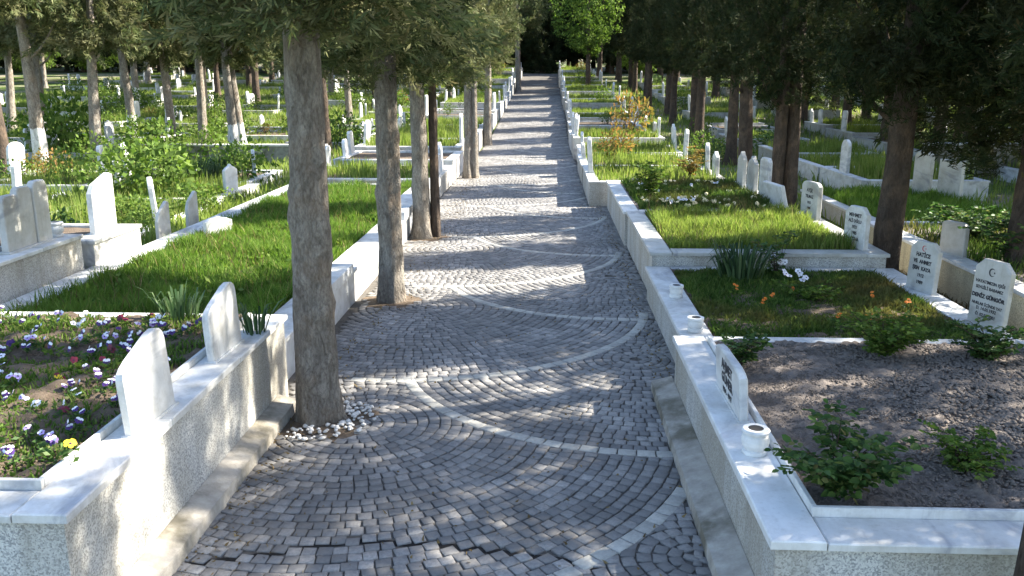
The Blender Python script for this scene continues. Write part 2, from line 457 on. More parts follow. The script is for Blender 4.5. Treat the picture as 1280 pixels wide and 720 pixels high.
def stone_quad(x, y, an, w, seed):
    r_ = random.Random(seed)
    hw = w * .5 - .003 - r_.random() * .004; hd = .0485 - .003 - r_.random() * .004
    c, s = math.cos(an + r_.uniform(-.05, .05)), math.sin(an + r_.uniform(-.05, .05))
    top = .014 + r_.uniform(-.0025, .0025); tx, ty = r_.uniform(-.025, .025), r_.uniform(-.025, .025)
    V = []
    for (zz, kk) in ((0.0, 1.0), (top - .004, 1.0), (top, .93)):
        for (u, v) in ((-1, -1), (1, -1), (1, 1), (-1, 1)):
            j1, j2 = (r_.uniform(-.006, .006), r_.uniform(-.006, .006)) if zz == 0 else V[len(V) % 4][3:]
            uu, vv = u * hd * kk + j1, v * hw * kk + j2
            z = zz + (tx * uu + ty * vv if zz > 0 else 0)
            V.append((c * uu - s * vv, s * uu + c * vv, z, j1, j2))
    return [p[:3] for p in V]
SF = [(8, 9, 10, 11)] + [(l + i, l + (i + 1) % 4, l + 4 + (i + 1) % 4, l + 4 + i) for l in (0, 4) for i in range(4)]
# nearest 300 stones are parts of their own, the rest one joined part
variants = []
for q in range(24):
    V = np.array([stone_quad(0, 0, 0, .106, 100 + q)]); variants.append(np_mesh2('paving_stone', V, SF, M['cobble']))
near_n = 300
for i, (x, y, an, w) in enumerate(stones[:near_n]):
    link('paving_stone', variants[i % 24], path, (x, y, gz(y) + .001), (0, 0, an), (1, w / .106, 1))
rest = stones[near_n:]
V = np.array([[(px_ + x, py_ + y, pz_ + gz(y) + .001) for (px_, py_, pz_) in stone_quad(0, 0, an, w, i)] for i, (x, y, an, w) in enumerate(rest)])
tag(link('paving_stone_field', np_mesh2('paving_stone_field', V, SF, M['cobble']), path), kind='stuff')
# pale bands
bands = []
for k in range(-2, 20):
    for typ, (cx, cy), r in (('A', AC, AR), ('B', BC, BR)):
        cyk = cy + PER * k; L = .15; n = int(2 * math.pi * r / L)
        for i in range(n):
            an = 2 * math.pi * i / n
            x = cx + r * math.cos(an); y = cyk + r * math.sin(an)
            if typ == 'A' and not (-98 <= math.degrees(an) - 360 <= -6): continue
            if typ == 'B' and not (-164 <= math.degrees(an) - 360 <= -84): continue
            if not (3.0 < y < 80): continue
            l, rr = edges(y)
            if x < l + .04 or x > rr - .05 or covered(x, y) or pit(x, y): continue
            if typ == 'A' and x < -1.95: continue
            bands.append((x, crack(x, y), an, L))
bands.sort(key=lambda s: s[1])
def band_verts(an, L, seed):
    r_ = random.Random(seed); c, s = math.cos(an), math.sin(an); V = []
    t = .0195 + r_.uniform(-.0015, .0015)
    for zz, kk in ((0, 1), (t - .005, 1), (t, .9)):
        for (u, v) in ((-1, -1), (1, -1), (1, 1), (-1, 1)):
            uu, vv = u * .055 * kk, v * (L / 2 - .005) * kk
            V.append((c * uu - s * vv, s * uu + c * vv, zz))
    return V
bv = [np_mesh2('band_stone', np.array([band_verts(0, .15, q)]), SF, M['band']) for q in range(6)]
for i, (x, y, an, L) in enumerate(bands[:150]):
    link('band_stone', bv[i % 6], path, (x, y, gz(y) + .001), (0, 0, an))
V = np.array([[(a_ + x, b_ + y, c_ + gz(y) + .001) for (a_, b_, c_) in band_verts(an, L, i)] for i, (x, y, an, L) in enumerate(bands[150:])])
tag(link('band_stone_run', np_mesh2('band_stone_run', V, SF, M['band']), path), kind='stuff')
# ------------------------------------------------------------------ grass / leaves generators
def blades(n, xy, z, hmin, hmax, wd, mat, seed=0, bend=.35, seg=2):
    r_ = np.random.default_rng(seed); x, y = xy[:, 0], xy[:, 1]; n = len(x)
    h = r_.uniform(hmin, hmax, n) * (.45 + 1.1 * vnoise(x * 2.3 + 9, y * 2.3 + 4, seed + 5)) * (.7 + .6 * vnoise(x * 7.7, y * 7.7, seed + 6)); an = r_.uniform(0, 2 * np.pi, n); la = r_.uniform(0, 2 * np.pi, n); b = h * r_.uniform(.1, 1, n) * bend
    ux, uy = np.cos(an) * wd * .5, np.sin(an) * wd * .5; lx, ly = np.cos(la) * b, np.sin(la) * b
    z0 = z if np.ndim(z) else np.full(n, z)
    V = np.zeros((n, 5, 3))
    V[:, 0] = np.stack([x - ux, y - uy, z0], 1); V[:, 1] = np.stack([x + ux, y + uy, z0], 1)
    V[:, 2] = np.stack([x + ux * .8 + lx * .35, y + uy * .8 + ly * .35, z0 + h * .6], 1)
    V[:, 3] = np.stack([x + lx, y + ly, z0 + h], 1)
    V[:, 4] = np.stack([x - ux * .8 + lx * .35, y - uy * .8 + ly * .35, z0 + h * .6], 1)
    return np_mesh2('grass', V, [(0, 1, 2, 4), (4, 2, 3)], mat)

def rect_pts(n, x0, x1, y0, y1, seed, patch=0.0, scale=1.3):
    r_ = np.random.default_rng(seed); p = np.stack([r_.uniform(x0, x1, n), r_.uniform(y0, y1, n)], 1)
    if patch:
        v = vnoise(p[:, 0] * scale + 17, p[:, 1] * scale + 31, seed); p = p[v + r_.random(len(p)) * .35 > patch]
    return p

def leaf_cloud(centers, dirs, size, aspect, seed, droop=0.0):
    """rhombic leaves at centers pointing along dirs"""
    r_ = np.random.default_rng(seed); n = len(centers)
    d = dirs / np.maximum(np.linalg.norm(dirs, axis=1, keepdims=True), 1e-6)
    rv = r_.normal(size=(n, 3)); s = np.cross(d, rv); s /= np.maximum(np.linalg.norm(s, axis=1, keepdims=True), 1e-6)
    L = size * r_.uniform(.6, 1.3, (n, 1)); W = L * aspect
    b = centers - d * L * .5; t = centers + d * L * .5; m_ = centers + d * L * .05
    nrm = np.cross(d, s) * L * .08
    return np.stack([b, m_ + s * W * .5 + nrm, t, m_ - s * W * .5 + nrm], 1)

def frond_cloud(centers, dirs, size, seed):
    """feathery sprays: three narrow kites fanning from one stalk"""
    r_ = np.random.default_rng(seed); n = len(centers)
    d = dirs / np.maximum(np.linalg.norm(dirs, axis=1, keepdims=True), 1e-6)
    s = np.cross(d, r_.normal(size=(n, 3))); s /= np.maximum(np.linalg.norm(s, axis=1, keepdims=True), 1e-6)
    nn = np.cross(d, s); L = size * r_.uniform(.6, 1.35, (n, 1)); V = [centers - d * L * .45]
    for t, k_ in ((-42, .72), (0, 1.0), (42, .72)):
        tt = R(t) + r_.normal(0, .16, (n, 1)); dk = d * np.cos(tt) + s * np.sin(tt) + nn * r_.normal(0, .18, (n, 1)); sk = s * np.cos(tt) - d * np.sin(tt)
        Lk = L * k_ * r_.uniform(.75, 1.15, (n, 1)); b = V[0] + d * L * .12 * (1 if t else 1.5)
        V += [b + dk * Lk * .5 + sk * Lk * .10, b + dk * Lk, b + dk * Lk * .5 - sk * Lk * .10]
    return np.stack(V, 1)
FROND = [(0, 1 + 3 * i, 2 + 3 * i, 3 + 3 * i) for i in range(3)]

def crown_mesh(name, seed, h, r, nclump, nleaf, mat, size=.085, aspect=.36, kind='cypress', bottom=.5, clump=.26):
    r_ = np.random.default_rng(seed)
    t = r_.random(nclump) ** 1.15
    if kind == 'cypress':
        rad = r * np.where(t < .18, bottom + (1 - bottom) * np.sqrt(np.clip(t / .18, 0, 1)), np.clip(1 - (t - .18) / .86, .05, 1) ** .62)
    else:
        rad = r * np.sqrt(np.clip(1 - (2 * t - 1) ** 2, .05, 1))
    an = r_.uniform(0, 2 * np.pi, nclump); lob = 1 + .22 * np.sin(3 * an + seed + 6 * t) + .16 * np.sin(7 * an + 11 * t + seed)
    rr = rad * lob * (r_.random(nclump) ** .42)
    cx = np.stack([rr * np.cos(an), rr * np.sin(an), t * h + r_.normal(0, .12, nclump)], 1)
    outd = np.stack([np.cos(an), np.sin(an), np.zeros(nclump)], 1)
    if kind == 'cypress':
        dr = outd * .55 + np.array([0, 0, .9]) + r_.normal(0, .35, (nclump, 3))
        low_ = t < .16
        dr[low_] = outd[low_] * .9 + np.array([0, 0, -.25]) + r_.normal(0, .4, (low_.sum(), 3))
    else:
        dr = outd * .8 + r_.normal(0, .6, (nclump, 3))
    dr /= np.linalg.norm(dr, axis=1, keepdims=True)
    sz = r_.uniform(.6, 1.5, nclump)
    ci = np.repeat(np.arange(nclump), nleaf); n = len(ci)
    s_ = r_.uniform(-1, 1, n)[:, None] * sz[ci][:, None] * clump
    spread = (1 - np.abs(s_) / (clump * 1.6)) * clump * (.27 if kind == 'cypress' else .42)
    pos = cx[ci] + dr[ci] * s_ + r_.normal(0, 1, (n, 3)) * spread
    d = dr[ci] * .9 + r_.normal(0, .42 if kind == 'cypress' else .9, (n, 3))
    if kind == 'cypress': return np_mesh2(name, frond_cloud(pos, d, size, seed + 1), FROND, mat)
    return np_mesh(name, leaf_cloud(pos, d, size, aspect, seed + 1), 4, mat)

def trunk_mesh(name, seed, h, r0, r1, mat, bend=.08, flutes=5, sides=22, rings=40, limbs=9, limb_from=.35, flare=.35, knots=8, fork=None):
    r_ = random.Random(seed); mb = MB(); a0 = r_.uniform(0, 6)
    kn = [(r_.uniform(0, 2 * math.pi), r_.uniform(.05, .5) * h, r_.uniform(.08, .2), r_.uniform(.08, .26)) for _ in range(knots)]
    cl = lambda z: (bend * math.sin(z / h * 3 + a0) - bend * math.sin(a0), bend * math.cos(z / h * 2.3 + a0) - bend * math.cos(a0))
    T_ = np.random.default_rng(seed).random((64, 64))
    def tn(u, v, per):
        ui, vi = int(math.floor(u)), int(math.floor(v)); fu, fv = u - ui, v - vi
        fu = fu * fu * (3 - 2 * fu); fv = fv * fv * (3 - 2 * fv); g_ = lambda i_, j_: T_[(i_ % per) % 64, j_ % 64]
        return (g_(ui, vi) * (1 - fu) + g_(ui + 1, vi) * fu) * (1 - fv) + (g_(ui, vi + 1) * (1 - fu) + g_(ui + 1, vi + 1) * fu) * fv - .5
    for i in range(rings + 1):
        t = i / rings; z = h * t ** 1.25
        rad = r0 + (r1 - r0) * (z / h); rad *= 1 + flare * math.exp(-z / .18)
        c = cl(z)
        for k in range(sides):
            an = 2 * math.pi * k / sides
            f = 1 + .06 * math.sin(flutes * an + 1.5 * math.sin(z * .9) + a0) + .035 * math.sin(3 * an + z * 2 + a0) + .13 * tn(an / (2 * math.pi) * 9, z * 3.2, 9) + .09 * tn(an / (2 * math.pi) * 22, z * 7, 22) + r_.uniform(-.015, .015)
            f += .06 * math.exp(-z / .3) * math.sin(flutes * an + a0)
            for (ka, kz, ks, kh) in kn:
                da = (an - ka + math.pi) % (2 * math.pi) - math.pi
                f += kh * math.exp(-(da * da) / .12 - ((z - kz) / (ks * .6)) ** 2)
            mb.v.append((c[0] + rad * f * math.cos(an), c[1] + rad * f * math.sin(an), z - .03))
    for i in range(rings):
        for k in range(sides):
            k2 = (k + 1) % sides; mb.f.append((i * sides + k, i * sides + k2, (i + 1) * sides + k2, (i + 1) * sides + k))
    mb.f.append(tuple(rings * sides + k for k in range(sides)))
    for q in range(limbs):
        z = h * (limb_from + (1 - limb_from) * (q + r_.random()) / limbs * .85); an = r_.uniform(0, 2 * math.pi); c = cl(z)
        L = r_.uniform(.7, 1.5) * (1.15 - z / h); rr = (r0 + (r1 - r0) * z / h) * r_.uniform(.22, .4)
        p = [(c[0], c[1], z)]
        for s_ in (.25, .5, .75, 1):
            p.append((c[0] + math.cos(an) * L * s_ * .8, c[1] + math.sin(an) * L * s_ * .8, z + L * (.35 * s_ + .6 * s_ * s_)))
        mb.tube(p, [rr, rr * .8, rr * .6, rr * .4, rr * .15], 6)
    return mb.mesh(name, mat, smooth=True)

def tree(label, x, y, trunk, crown, crown_z, rz=0, sc=1.0, group=None, lean=(0, 0), name='cypress_tree', extra=None, csc=None):
    t = empty(name, (x, y, gz(y)), label, 'tree', group, rz)
    t.rotation_euler = (lean[0], lean[1], rz); t.scale = (sc, sc, sc)
    link('trunk', trunk, t)
    for (tm, ox, oy) in (extra or []): link('trunk', tm, t, (ox, oy, 0))
    if crown: link('crown', crown, t, (0, 0, crown_z), (0, 0, rz * 1.7), csc)
    return t

# ------------------------------------------------------------------ grave surrounds
def bed_mesh(x0, x1, y0, y1, z, mat, amp=.02, res=.12, seed=0, parent=None, freq=3.0, mound=0.0):
    nx_, ny_ = max(2, int((x1 - x0) / res)), max(2, int((y1 - y0) / res))
    X, Y = np.meshgrid(np.linspace(x0, x1, nx_), np.linspace(y0, y1, ny_))
    Z = z + amp * ((vnoise(X * freq, Y * freq, seed) - .5) + .8 * (vnoise(X * freq * 3.1 + 5, Y * freq * 3.1, seed + 1) - .5) + .6 * (vnoise(X * freq * 8.3, Y * freq * 8.3, seed + 2) - .5)) * 1.6
    if mound:
        Z += mound * np.sin(np.pi * (X - x0) / (x1 - x0)) * np.sin(np.pi * (Y - y0) / (y1 - y0))
    mb = MB(); mb.v = [tuple(p) for p in np.stack([X, Y, Z], 2).reshape(-1, 3)]
    for j in range(ny_ - 1):
        for i in range(nx_ - 1): mb.f.append((j * nx_ + i, j * nx_ + i + 1, (j + 1) * nx_ + i + 1, (j + 1) * nx_ + i))
    return mb.build('soil_bed', mat, parent, smooth=True)

def cap_run(parent, horiz, a0, a1, b0, b1, z0, z1, piece, mat, name='cap_slab', seed=0, c=.007):
    r_ = random.Random(seed); n = max(1, round((a1 - a0) / piece)); L = (a1 - a0) / n
    for i in range(n):
        dz = r_.uniform(-.005, .004); s0, s1 = a0 + i * L + .004, a0 + (i + 1) * L - .004
        mb = MB()
        if horiz: mb.cbox(s0, s1, b0, b1, z0, z1 + dz, c)
        else: mb.cbox(b0, b1, s0, s1, z0, z1 + dz, c)
        mb.build(name, mat, parent)

def grave(label, x0, x1, y0, y1, h, capw=.27, over=.035, wall=None, cap=None, soil=None, piece=.95, upstand=True, group=None, seed=0, amp=.02, res=.12, sunk=.045, thick=.045, back_cap=.14, mound=0, freq=3., base=None, skip=''):
    """raised grave surround: four walls, marble coping, inner upstand and soil"""
    wall = wall or M['terrazzo']; cap = cap or M['marble']; soil = soil or M['soil_brown']
    g0 = gz((y0 + y1) / 2) if base is None else base
    g = empty('grave_surround', ((x0 + x1) / 2, (y0 + y1) / 2, g0), label, 'grave', group)
    t = .16; zt = g0 + h - thick; zb = g0 - .25 if g0 > 0.01 else -.02
    for nm, bx_ in (('side_wall', (x0, x0 + t, y0, y1)), ('side_wall', (x1 - t, x1, y0, y1)), ('end_wall', (x0 + t, x1 - t, y0 + .003, y0 + t)), ('end_wall', (x0 + t, x1 - t, y1 - t, y1 - .003))):
        MB().box(*bx_, zb, zt).build(nm, wall, g)
    z1 = g0 + h
    cap_run(g, False, y0 - over, y1 + over * .3, x0 - over, x0 + capw, zt, z1, piece, cap, seed=seed)
    cap_run(g, False, y0 - over, y1 + over * .3, x1 - capw, x1 + over, zt, z1, piece, cap, seed=seed + 1)
    cap_run(g, True, x0 + capw + .003, x1 - capw - .003, y0 - over, y0 + capw, zt, z1 - .001, piece * 1.4, cap, seed=seed + 2)
    cap_run(g, True, x0 + capw + .003, x1 - capw - .003, y1 - back_cap, y1 + over * .3, zt, z1 - .001, piece * 1.4, cap, seed=seed + 3)
    if upstand:
        u0, u1 = capw + .004, capw + .034; zu = z1 + .05
        MB().cbox(x0 + u0, x0 + u1, y0 + u1 + .004, y1 - back_cap, zt, zu, .004).build('inner_kerb', cap, g)
        MB().cbox(x1 - u1, x1 - u0, y0 + u1 + .004, y1 - back_cap, zt, zu, .004).build('inner_kerb', cap, g)
        MB().cbox(x0 + u0, x1 - u0, y0 + u0, y0 + u1, zt, zu, .004).build('inner_kerb', cap, g)
    ins = capw - .01 if not upstand else capw + .02
    bed_mesh(x0 + ins, x1 - ins, y0 + ins, y1 - back_cap + .02, z1 - sunk, soil, amp, res, seed, g, freq, mound)
    return g

# near graves --------------------------------------------------------------
L1 = grave('speckled raised grave full of pansies at the near left of the path', -5.35, -2.38, 3.88, 7.62, .80, capw=.24, seed=1, soil=M['soil_brown'], amp=.05, res=.05, sunk=.0, piece=1.25)
mb = MB(); mb.v = [(-2.376, 2.6, -.02), (-2.2, 2.6, -.02), (-2.2, 7.32, -.02), (-2.376, 7.32, -.02), (-2.376, 2.6, .14), (-2.21, 2.6, .10), (-2.21, 7.32, .10), (-2.376, 7.32, .14)]
mb.f = [(0, 3, 2, 1), (4, 5, 6, 7), (0, 1, 5, 4), (1, 2, 6, 5), (2, 3, 7, 6), (3, 0, 4, 7)]
mb.build('footing', M['ledge'], L1)
G1 = grave('raised grave of bare dark soil with rose bushes at the near right', 1.20, 4.45, 4.16, 7.80, .58, capw=.25, seed=2, soil=M['soil'], amp=.024, res=.026, sunk=.0, cap=M['marble_clean'], piece=1.5, freq=7.)
mb = MB(); mb.v = [(1.0, 3.3, -.02), (1.197, 3.3, -.02), (1.197, 7.96, -.02), (1.0, 7.96, -.02), (1.01, 3.3, .09), (1.197, 3.3, .14), (1.197, 7.96, .14), (1.01, 7.96, .09)]
mb.f = [(0, 3, 2, 1), (4, 5, 6, 7), (0, 1, 5, 4), (1, 2, 6, 5), (2, 3, 7, 6), (3, 0, 4, 7)]
mb.build('footing', M['ledge'], G1)
G2 = grave('low grave of ground cover and orange flowers beyond the bare soil grave', 1.34, 4.5, 7.86, 11.42, .46, capw=.28, seed=3, upstand=False, amp=.03, sunk=.03, piece=1.1, res=.08)
G3 = grave('raised grave of sunlit bright grass right of the path', 1.40, 4.45, 11.48, 15.15, .64, capw=.26, seed=4, upstand=False, sunk=.03, cap=M['marble_old_shaded'])
G4 = grave('grave of pale flowers and shrubs just behind the sunlit grass grave', 1.36, 4.3, 15.2, 19.9, .62, capw=.24, seed=5, upstand=False, sunk=.03, soil=M['soil'])
L2 = grave('long grass grave with white marble edges left of the path', -5.95, -2.52, 7.68, 20.4, .46, capw=.36, seed=6, upstand=False, sunk=.07, wall=M['marble'], cap=M['marble'], piece=1.7)
MB().cbox(-2.90, -2.47, 9.75, 10.95, .462, .56, .008).build('wall_step', M['marble'], L2)
MB().cbox(-2.90, -2.47, 15.1, 20.3, .462, .60, .008).build('wall_step', M['marble'], L2)
LP = grave('speckled plinth under the fluted triple headstone at far left', -8.9, -6.0, 7.3, 10.95, .92, capw=.34, seed=8, soil=M['soil_brown'])
LQ = grave('small pale plinth next to the fluted triple headstone', -8.6, -5.95, 11.15, 12.5, .80, capw=.34, seed=9, wall=M['marble_old_shaded'], cap=M['marble_old_shaded'], upstand=False)
S1 = grave('cream walled grave behind the inscribed headstones at right', 5.45, 9.2, 8.6, 15.1, .5, capw=.26, seed=10, wall=M['cream_wall'], upstand=False, soil=M['soil'], piece=1.6)
S2 = grave('shaded grass grave behind the rightmost trees', 5.9, 8.9, 15.4, 20.6, .35, capw=.2, seed=11, upstand=False, piece=1.6, cap=M['marble_old_shaded'])

# ------------------------------------------------------------------ headstones
def profile(style, w, h):
    c = w * .22
    if style == 'chamfer': return [(-w / 2, 0), (w / 2, 0), (w / 2, h - c * .9), (w / 2 - c, h), (-w / 2 + c, h), (-w / 2, h - c * .9)]
    if style == 'soft':    return [(-w / 2, 0), (w / 2, 0), (w / 2, h * .9), (w * .42, h * .965), (w * .3, h), (-w * .3, h), (-w * .42, h * .965), (-w / 2, h * .9)]
    if style == 'round':   return [(-w / 2, 0), (w / 2, 0)] + [(w / 2 * math.cos(t), h - w * .35 + w * .35 * math.sin(t)) for t in [math.pi * i / 10 for i in range(11)]]
    if style == 'slant':   return [(-w / 2, 0), (w / 2, 0), (w / 2, h * .97), (w * .36, h), (-w * .34, h * .84), (-w / 2, h * .70)]
    if style == 'worn':    return [(-w / 2, 0), (w / 2, 0), (w * .5, h * .86), (w * .48, h * .93), (w * .42, h * .98), (w * .33, h), (w * .22, h * .985), (-w * .30, h * .82), (-w * .42, h * .765), (-w * .48, h * .72), (-w / 2, h * .66)]
    if style == 'point':   return [(-w / 2, 0), (w / 2, 0), (w / 2, h * .78), (w * .3, h * .88), (w * .12, h * .92), (0, h), (-w * .12, h * .92), (-w * .3, h * .88), (-w / 2, h * .78)]
    return [(-w / 2, 0), (w / 2, 0), (w / 2, h), (-w / 2, h)]

def slab_mesh(style, w, h, th, mat, c=.010):
    """upright slab in local XZ (width along X), front face at -Y"""
    pr = profile(style, w, h); n = len(pr); cx, cz = 0, h / 2; mb = MB()
    for (y, k) in ((-th / 2, 1), (-th / 2 + c, 0), (th / 2 - c, 0), (th / 2, 1)):
        for (x, z) in pr:
            dx = -c * k * (1 if x > 0 else -1) if abs(x) > c else 0; dz = -c * k if z > 0.01 else 0
            mb.v.append((x + dx, y, z + dz))
    mb.f.append(tuple(range(n))); mb.f.append(tuple(3 * n + i for i in reversed(range(n))))
    for l in range(3):
        for i in range(n):
            j = (i + 1) % n; mb.f.append((l * n + j, l * n + i, (l + 1) * n + i, (l + 1) * n + j))
    return mb.mesh('slab', mat)

def lettering(txt, size, parent, x, y, z, mat, bold=0.0, name='lettering'):
    cu = bpy.data.curves.new('lettering', 'FONT'); cu.body = txt; cu.size = size; cu.align_x = 'CENTER'; cu.align_y = 'CENTER'; cu.offset = bold; cu.resolution_u = 2; cu.extrude = .0012
    o = bpy.data.objects.new('tmp', cu); C.objects.link(o); bpy.context.view_layer.update()
    me = bpy.data.meshes.new_from_object(o.evaluated_get(bpy.context.evaluated_depsgraph_get()))
    bpy.data.objects.remove(o); me.materials.clear(); me.materials.append(mat)
    return link(name, me, parent, (x, y, z), (math.pi / 2, 0, 0))

def emblem(parent, y, z, r, mat):
    mb = MB(); n = 18
    for i in range(n):
        a_ = R(40) + (2 * math.pi - R(80)) * i / (n - 1)
        b_ = R(52) + (2 * math.pi - R(104)) * i / (n - 1)
        mb.v += [(r * math.cos(a_), y, z + r * math.sin(a_)), (r * .22 + r * .76 * math.cos(b_), y, z + r * .80 * math.sin(b_))]
    for i in range(n - 1): mb.f.append((2 * i, 2 * i + 1, 2 * i + 3, 2 * i + 2))
    k = len(mb.v); mb.v.append((r * .75, y, z))
    for i in range(10):
        q = r * (.36 if i % 2 == 0 else .15); t = math.pi / 5 * i + math.pi
        mb.v.append((r * .75 + q * math.cos(t), y, z + q * math.sin(t)))
    for i in range(10): mb.f.append((k, k + 1 + i, k + 1 + (i + 1) % 10))
    me = mb.mesh('crescent_emblem', mat); return link('crescent_emblem', me, parent)

def headstone(label, a_, b_, z, h, th=.07, style='soft', mat=None, lines=None, emb=None, group=None, lean=0.0, front=1, plinth=True):
    """slab whose base runs from plan point a_ to b_; the front faces left of a_->b_ seen from above when front=1"""
    cx, cy = (a_[0] + b_[0]) / 2, (a_[1] + b_[1]) / 2; w = math.hypot(b_[0] - a_[0], b_[1] - a_[1])
    rz = math.atan2(b_[1] - a_[1], b_[0] - a_[0]) + (0 if front > 0 else math.pi)
    o = empty('headstone', (cx, cy, z), label, 'headstone', group, rz); o.rotation_euler = (lean, 0, rz)
    sl = link('slab', slab_mesh(style, w, h, th, mat or M['marble']), o, (0, 0, -.004))
    if plinth:
        me = MB().cbox(-w / 2 - .012, w / 2 + .012, -th / 2 - .014, th / 2 + .014, -.004, .014, .004).mesh('slab_foot', mat or M['marble']); link('slab_foot', me, o)
    for (txt, s, zz, bold) in (lines or []): lettering(txt, s, sl, 0, -th / 2 - .0015, zz, M['ink'], bold)
    if emb: emblem(sl, -th / 2 - .002, emb[0], emb[1], M[emb[2]])
    return o

# near left, blank slabs that face the path
headstone('white slab with a slanted top standing nearest on the left wall', (-2.475, 4.80), (-2.455, 5.36), .80, .55, .062, 'worn', M['marble'], lean=R(-4))
headstone('white chamfered slab further along the near left pansy grave', (-2.51, 6.20), (-2.50, 6.78), .80, .52, .06, 'worn', M['marble'], lean=R(-3))
# right, inscribed
headstone('low white slab with black lettering on the near right wall', (1.355, 6.52), (1.37, 5.72), .58, .36, .06, 'soft', M['marble_clean'], lines=[('AHMET', .105, .26, .004), ('GÜNER', .105, .16, .004), ('1934 - 1997', .06, .07, .002)], front=1, lean=R(4))
headstone('tall grey headstone with black crescent and long inscription, rightmost', (4.33, 8.86), (4.46, 8.42), .46, .68, .07, 'chamfer', M['marble_old_shaded'],
          lines=[('HAYATIMIZIN IŞIĞI', .044, .45, .001), ('SEVGİLİ BABAMIZ', .044, .39, .001), ('DENİZ GÜNGÖR', .054, .305, .003), ('NURLAR İÇİNDE YAT', .04, .225, .001), ('D. 14.05.1932', .046, .18, .001), ('Ö. 02.03.2001', .046, .12, .001)], emb=(.56, .042, 'ink'), lean=R(-3))
headstone('grey headstone with red crescent beside the rightmost tall headstone', (4.32, 10.42), (4.45, 9.98), .46, .58, .07, 'chamfer', M['marble_old_shaded'],
          lines=[('HATİCE', .065, .42, .003), ('VE  AHMET', .06, .34, .003), ('ŞEN  KAYA', .06, .26, .003), ('1912', .055, .18, .002), ('1989', .055, .10, .002)], emb=(.50, .034, 'red_paint'), lean=R(-3))
headstone('white headstone with five dark lines at the edge of the sunlit grass', (4.13, 12.16), (4.26, 11.72), .64, .56, .08, 'chamfer', M['marble'],
          lines=[('MEHMET', .07, .44, .002), ('ALİ OĞLU', .06, .36, .002), ('1921', .06, .28, .002), ('1985', .06, .20, .002), ('FATİHA', .06, .12, .002)])
headstone('grey headstone at the far corner of the sunlit grass grave', (4.25, 14.72), (4.36, 14.18), .64, .60, .08, 'soft', M['marble_old_shaded'],
          lines=[('AYŞE', .08, .46, .002), ('YILMAZ', .075, .36, .002), ('1915', .06, .26, .002), ('1990', .06, .17, .002)])
headstone('narrow pale headstone in front of the double trunked tree', (4.12, 17.15), (4.18, 16.75), .62, .78, .09, 'soft', M['marble'])
headstone('broad pale headstone leaning back beside the double trunked tree', (4.15, 16.6), (4.26, 15.75), .62, .40, .08, 'flat', M['marble'], lean=R(14))
headstone('grey headstone with a pointed top behind the pale flower bed', (4.08, 18.95), (4.12, 18.6), .62, .75, .09, 'point', M['marble_old_shaded'])
headstone('paired grey headstone with a spike behind the pale flower bed', (4.12, 18.2), (4.18, 17.8), .62, .72, .09, 'point', M['marble_old_shaded'])
headstone('grey headstone half hidden by low branches at right', (5.55, 12.4), (5.7, 12.0), .5, .46, .08, 'soft', M['marble_old_shaded'])
headstone('left one of two grey headstones in the shade at far right', (8.15, 19.9), (8.3, 19.4), .35, .95, .1, 'soft', M['marble_old_shaded'])
headstone('right one of two grey headstones in the shade at far right', (8.35, 19.1), (8.55, 18.5), .35, .85, .1, 'flat', M['marble_old_shaded'])
# left field
fl = empty('headstone', (-6.18, 10.1, .92), 'grey headstone of three fluted upright slabs on the speckled plinth', 'headstone', None, R(90)); 
for i, (ox, hh) in enumerate(((-.31, .66), (0, .72), (.31, .76))):
    link('fluted_slab', slab_mesh('soft', .30, hh, .09, M['marble_old_shaded']), fl, (ox, .02 * (i % 2), -.004))
link('slab_foot', MB().cbox(-.5, .5, -.075, .075, -.004, .02, .004).mesh('slab_foot', M['marble_old_shaded']), fl)
headstone('single tall white headstone on the small pale plinth', (-6.15, 11.55), (-6.12, 12.1), .80, .80, .09, 'slant', M['marble'])
headstone('first of two small blank headstones beside the grass grave edge', (-6.15, 13.5), (-6.15, 13.95), 0, .95, .06, 'slant', M['marble_old_shaded'])
headstone('second of two small blank headstones beside the grass grave edge', (-6.28, 15.0), (-6.28, 15.45), 0, .92, .06, 'slant', M['marble_old_shaded'])
headstone('short rough white stone standing in the left grass', (-5.35, 13.4), (-5.05, 13.75), .40, .36, .1, 'point', M['marble'])
headstone('white pillar stone at the far end of the long grass grave', (-6.0, 20.75), (-5.8, 20.75), 0, 1.35, .16, 'soft', M['marble_clean'])

# ------------------------------------------------------------------ vases
def vase(label, x, y, z, s=1.0, mat='marble_clean', style=0):
    v = empty('marble_vase', (x, y, z), label, 'vase', 'marble vases on the grave walls')
    pr = [(.07, 0), (.078, .012), (.078, .03), (.062, .036), (.084, .07), (.088, .095), (.08, .125), (.066, .138), (.085, .147), (.088, .162), (.080, .172), (.05, .172)]
    if style: pr = [(.075, 0), (.08, .012), (.08, .04), (.07, .045), (.08, .07), (.08, .11), (.07, .118), (.085, .126), (.085, .15), (.05, .15)]
    bo = link('bowl', MB().lathe([(r_ * s, zz * s) for r_, zz in pr], 24).mesh('bowl', M[mat], smooth=False), v)
    top = pr[-1][1] * s
    link('opening_shade', MB().lathe([(.048 * s, 0), (.046 * s, .0015)], 20).mesh('opening_shade', M['hollow_shade']), bo, (0, 0, top))  # dark disc paints the shade inside the hollow; the bowl is solid
    return v
vase('white marble vase on the near right wall below the lettered slab', 1.325, 5.22, .58, 1.0)
vase('nearer of two white vases on the wall of the ground cover grave', 1.47, 8.38, .46, .95, style=1)
vase('farther of two white vases on the wall of the ground cover grave', 1.475, 9.75, .46, .95, style=1)
vase('squat white vase beside the fluted triple headstone', -6.2, 10.75, .92, 1.1)

ORD = 'first second third fourth fifth sixth seventh eighth ninth tenth eleventh twelfth thirteenth fourteenth fifteenth sixteenth seventeenth eighteenth nineteenth twentieth'.split()
ORD += ['twenty-' + o for o in ORD[:9]]
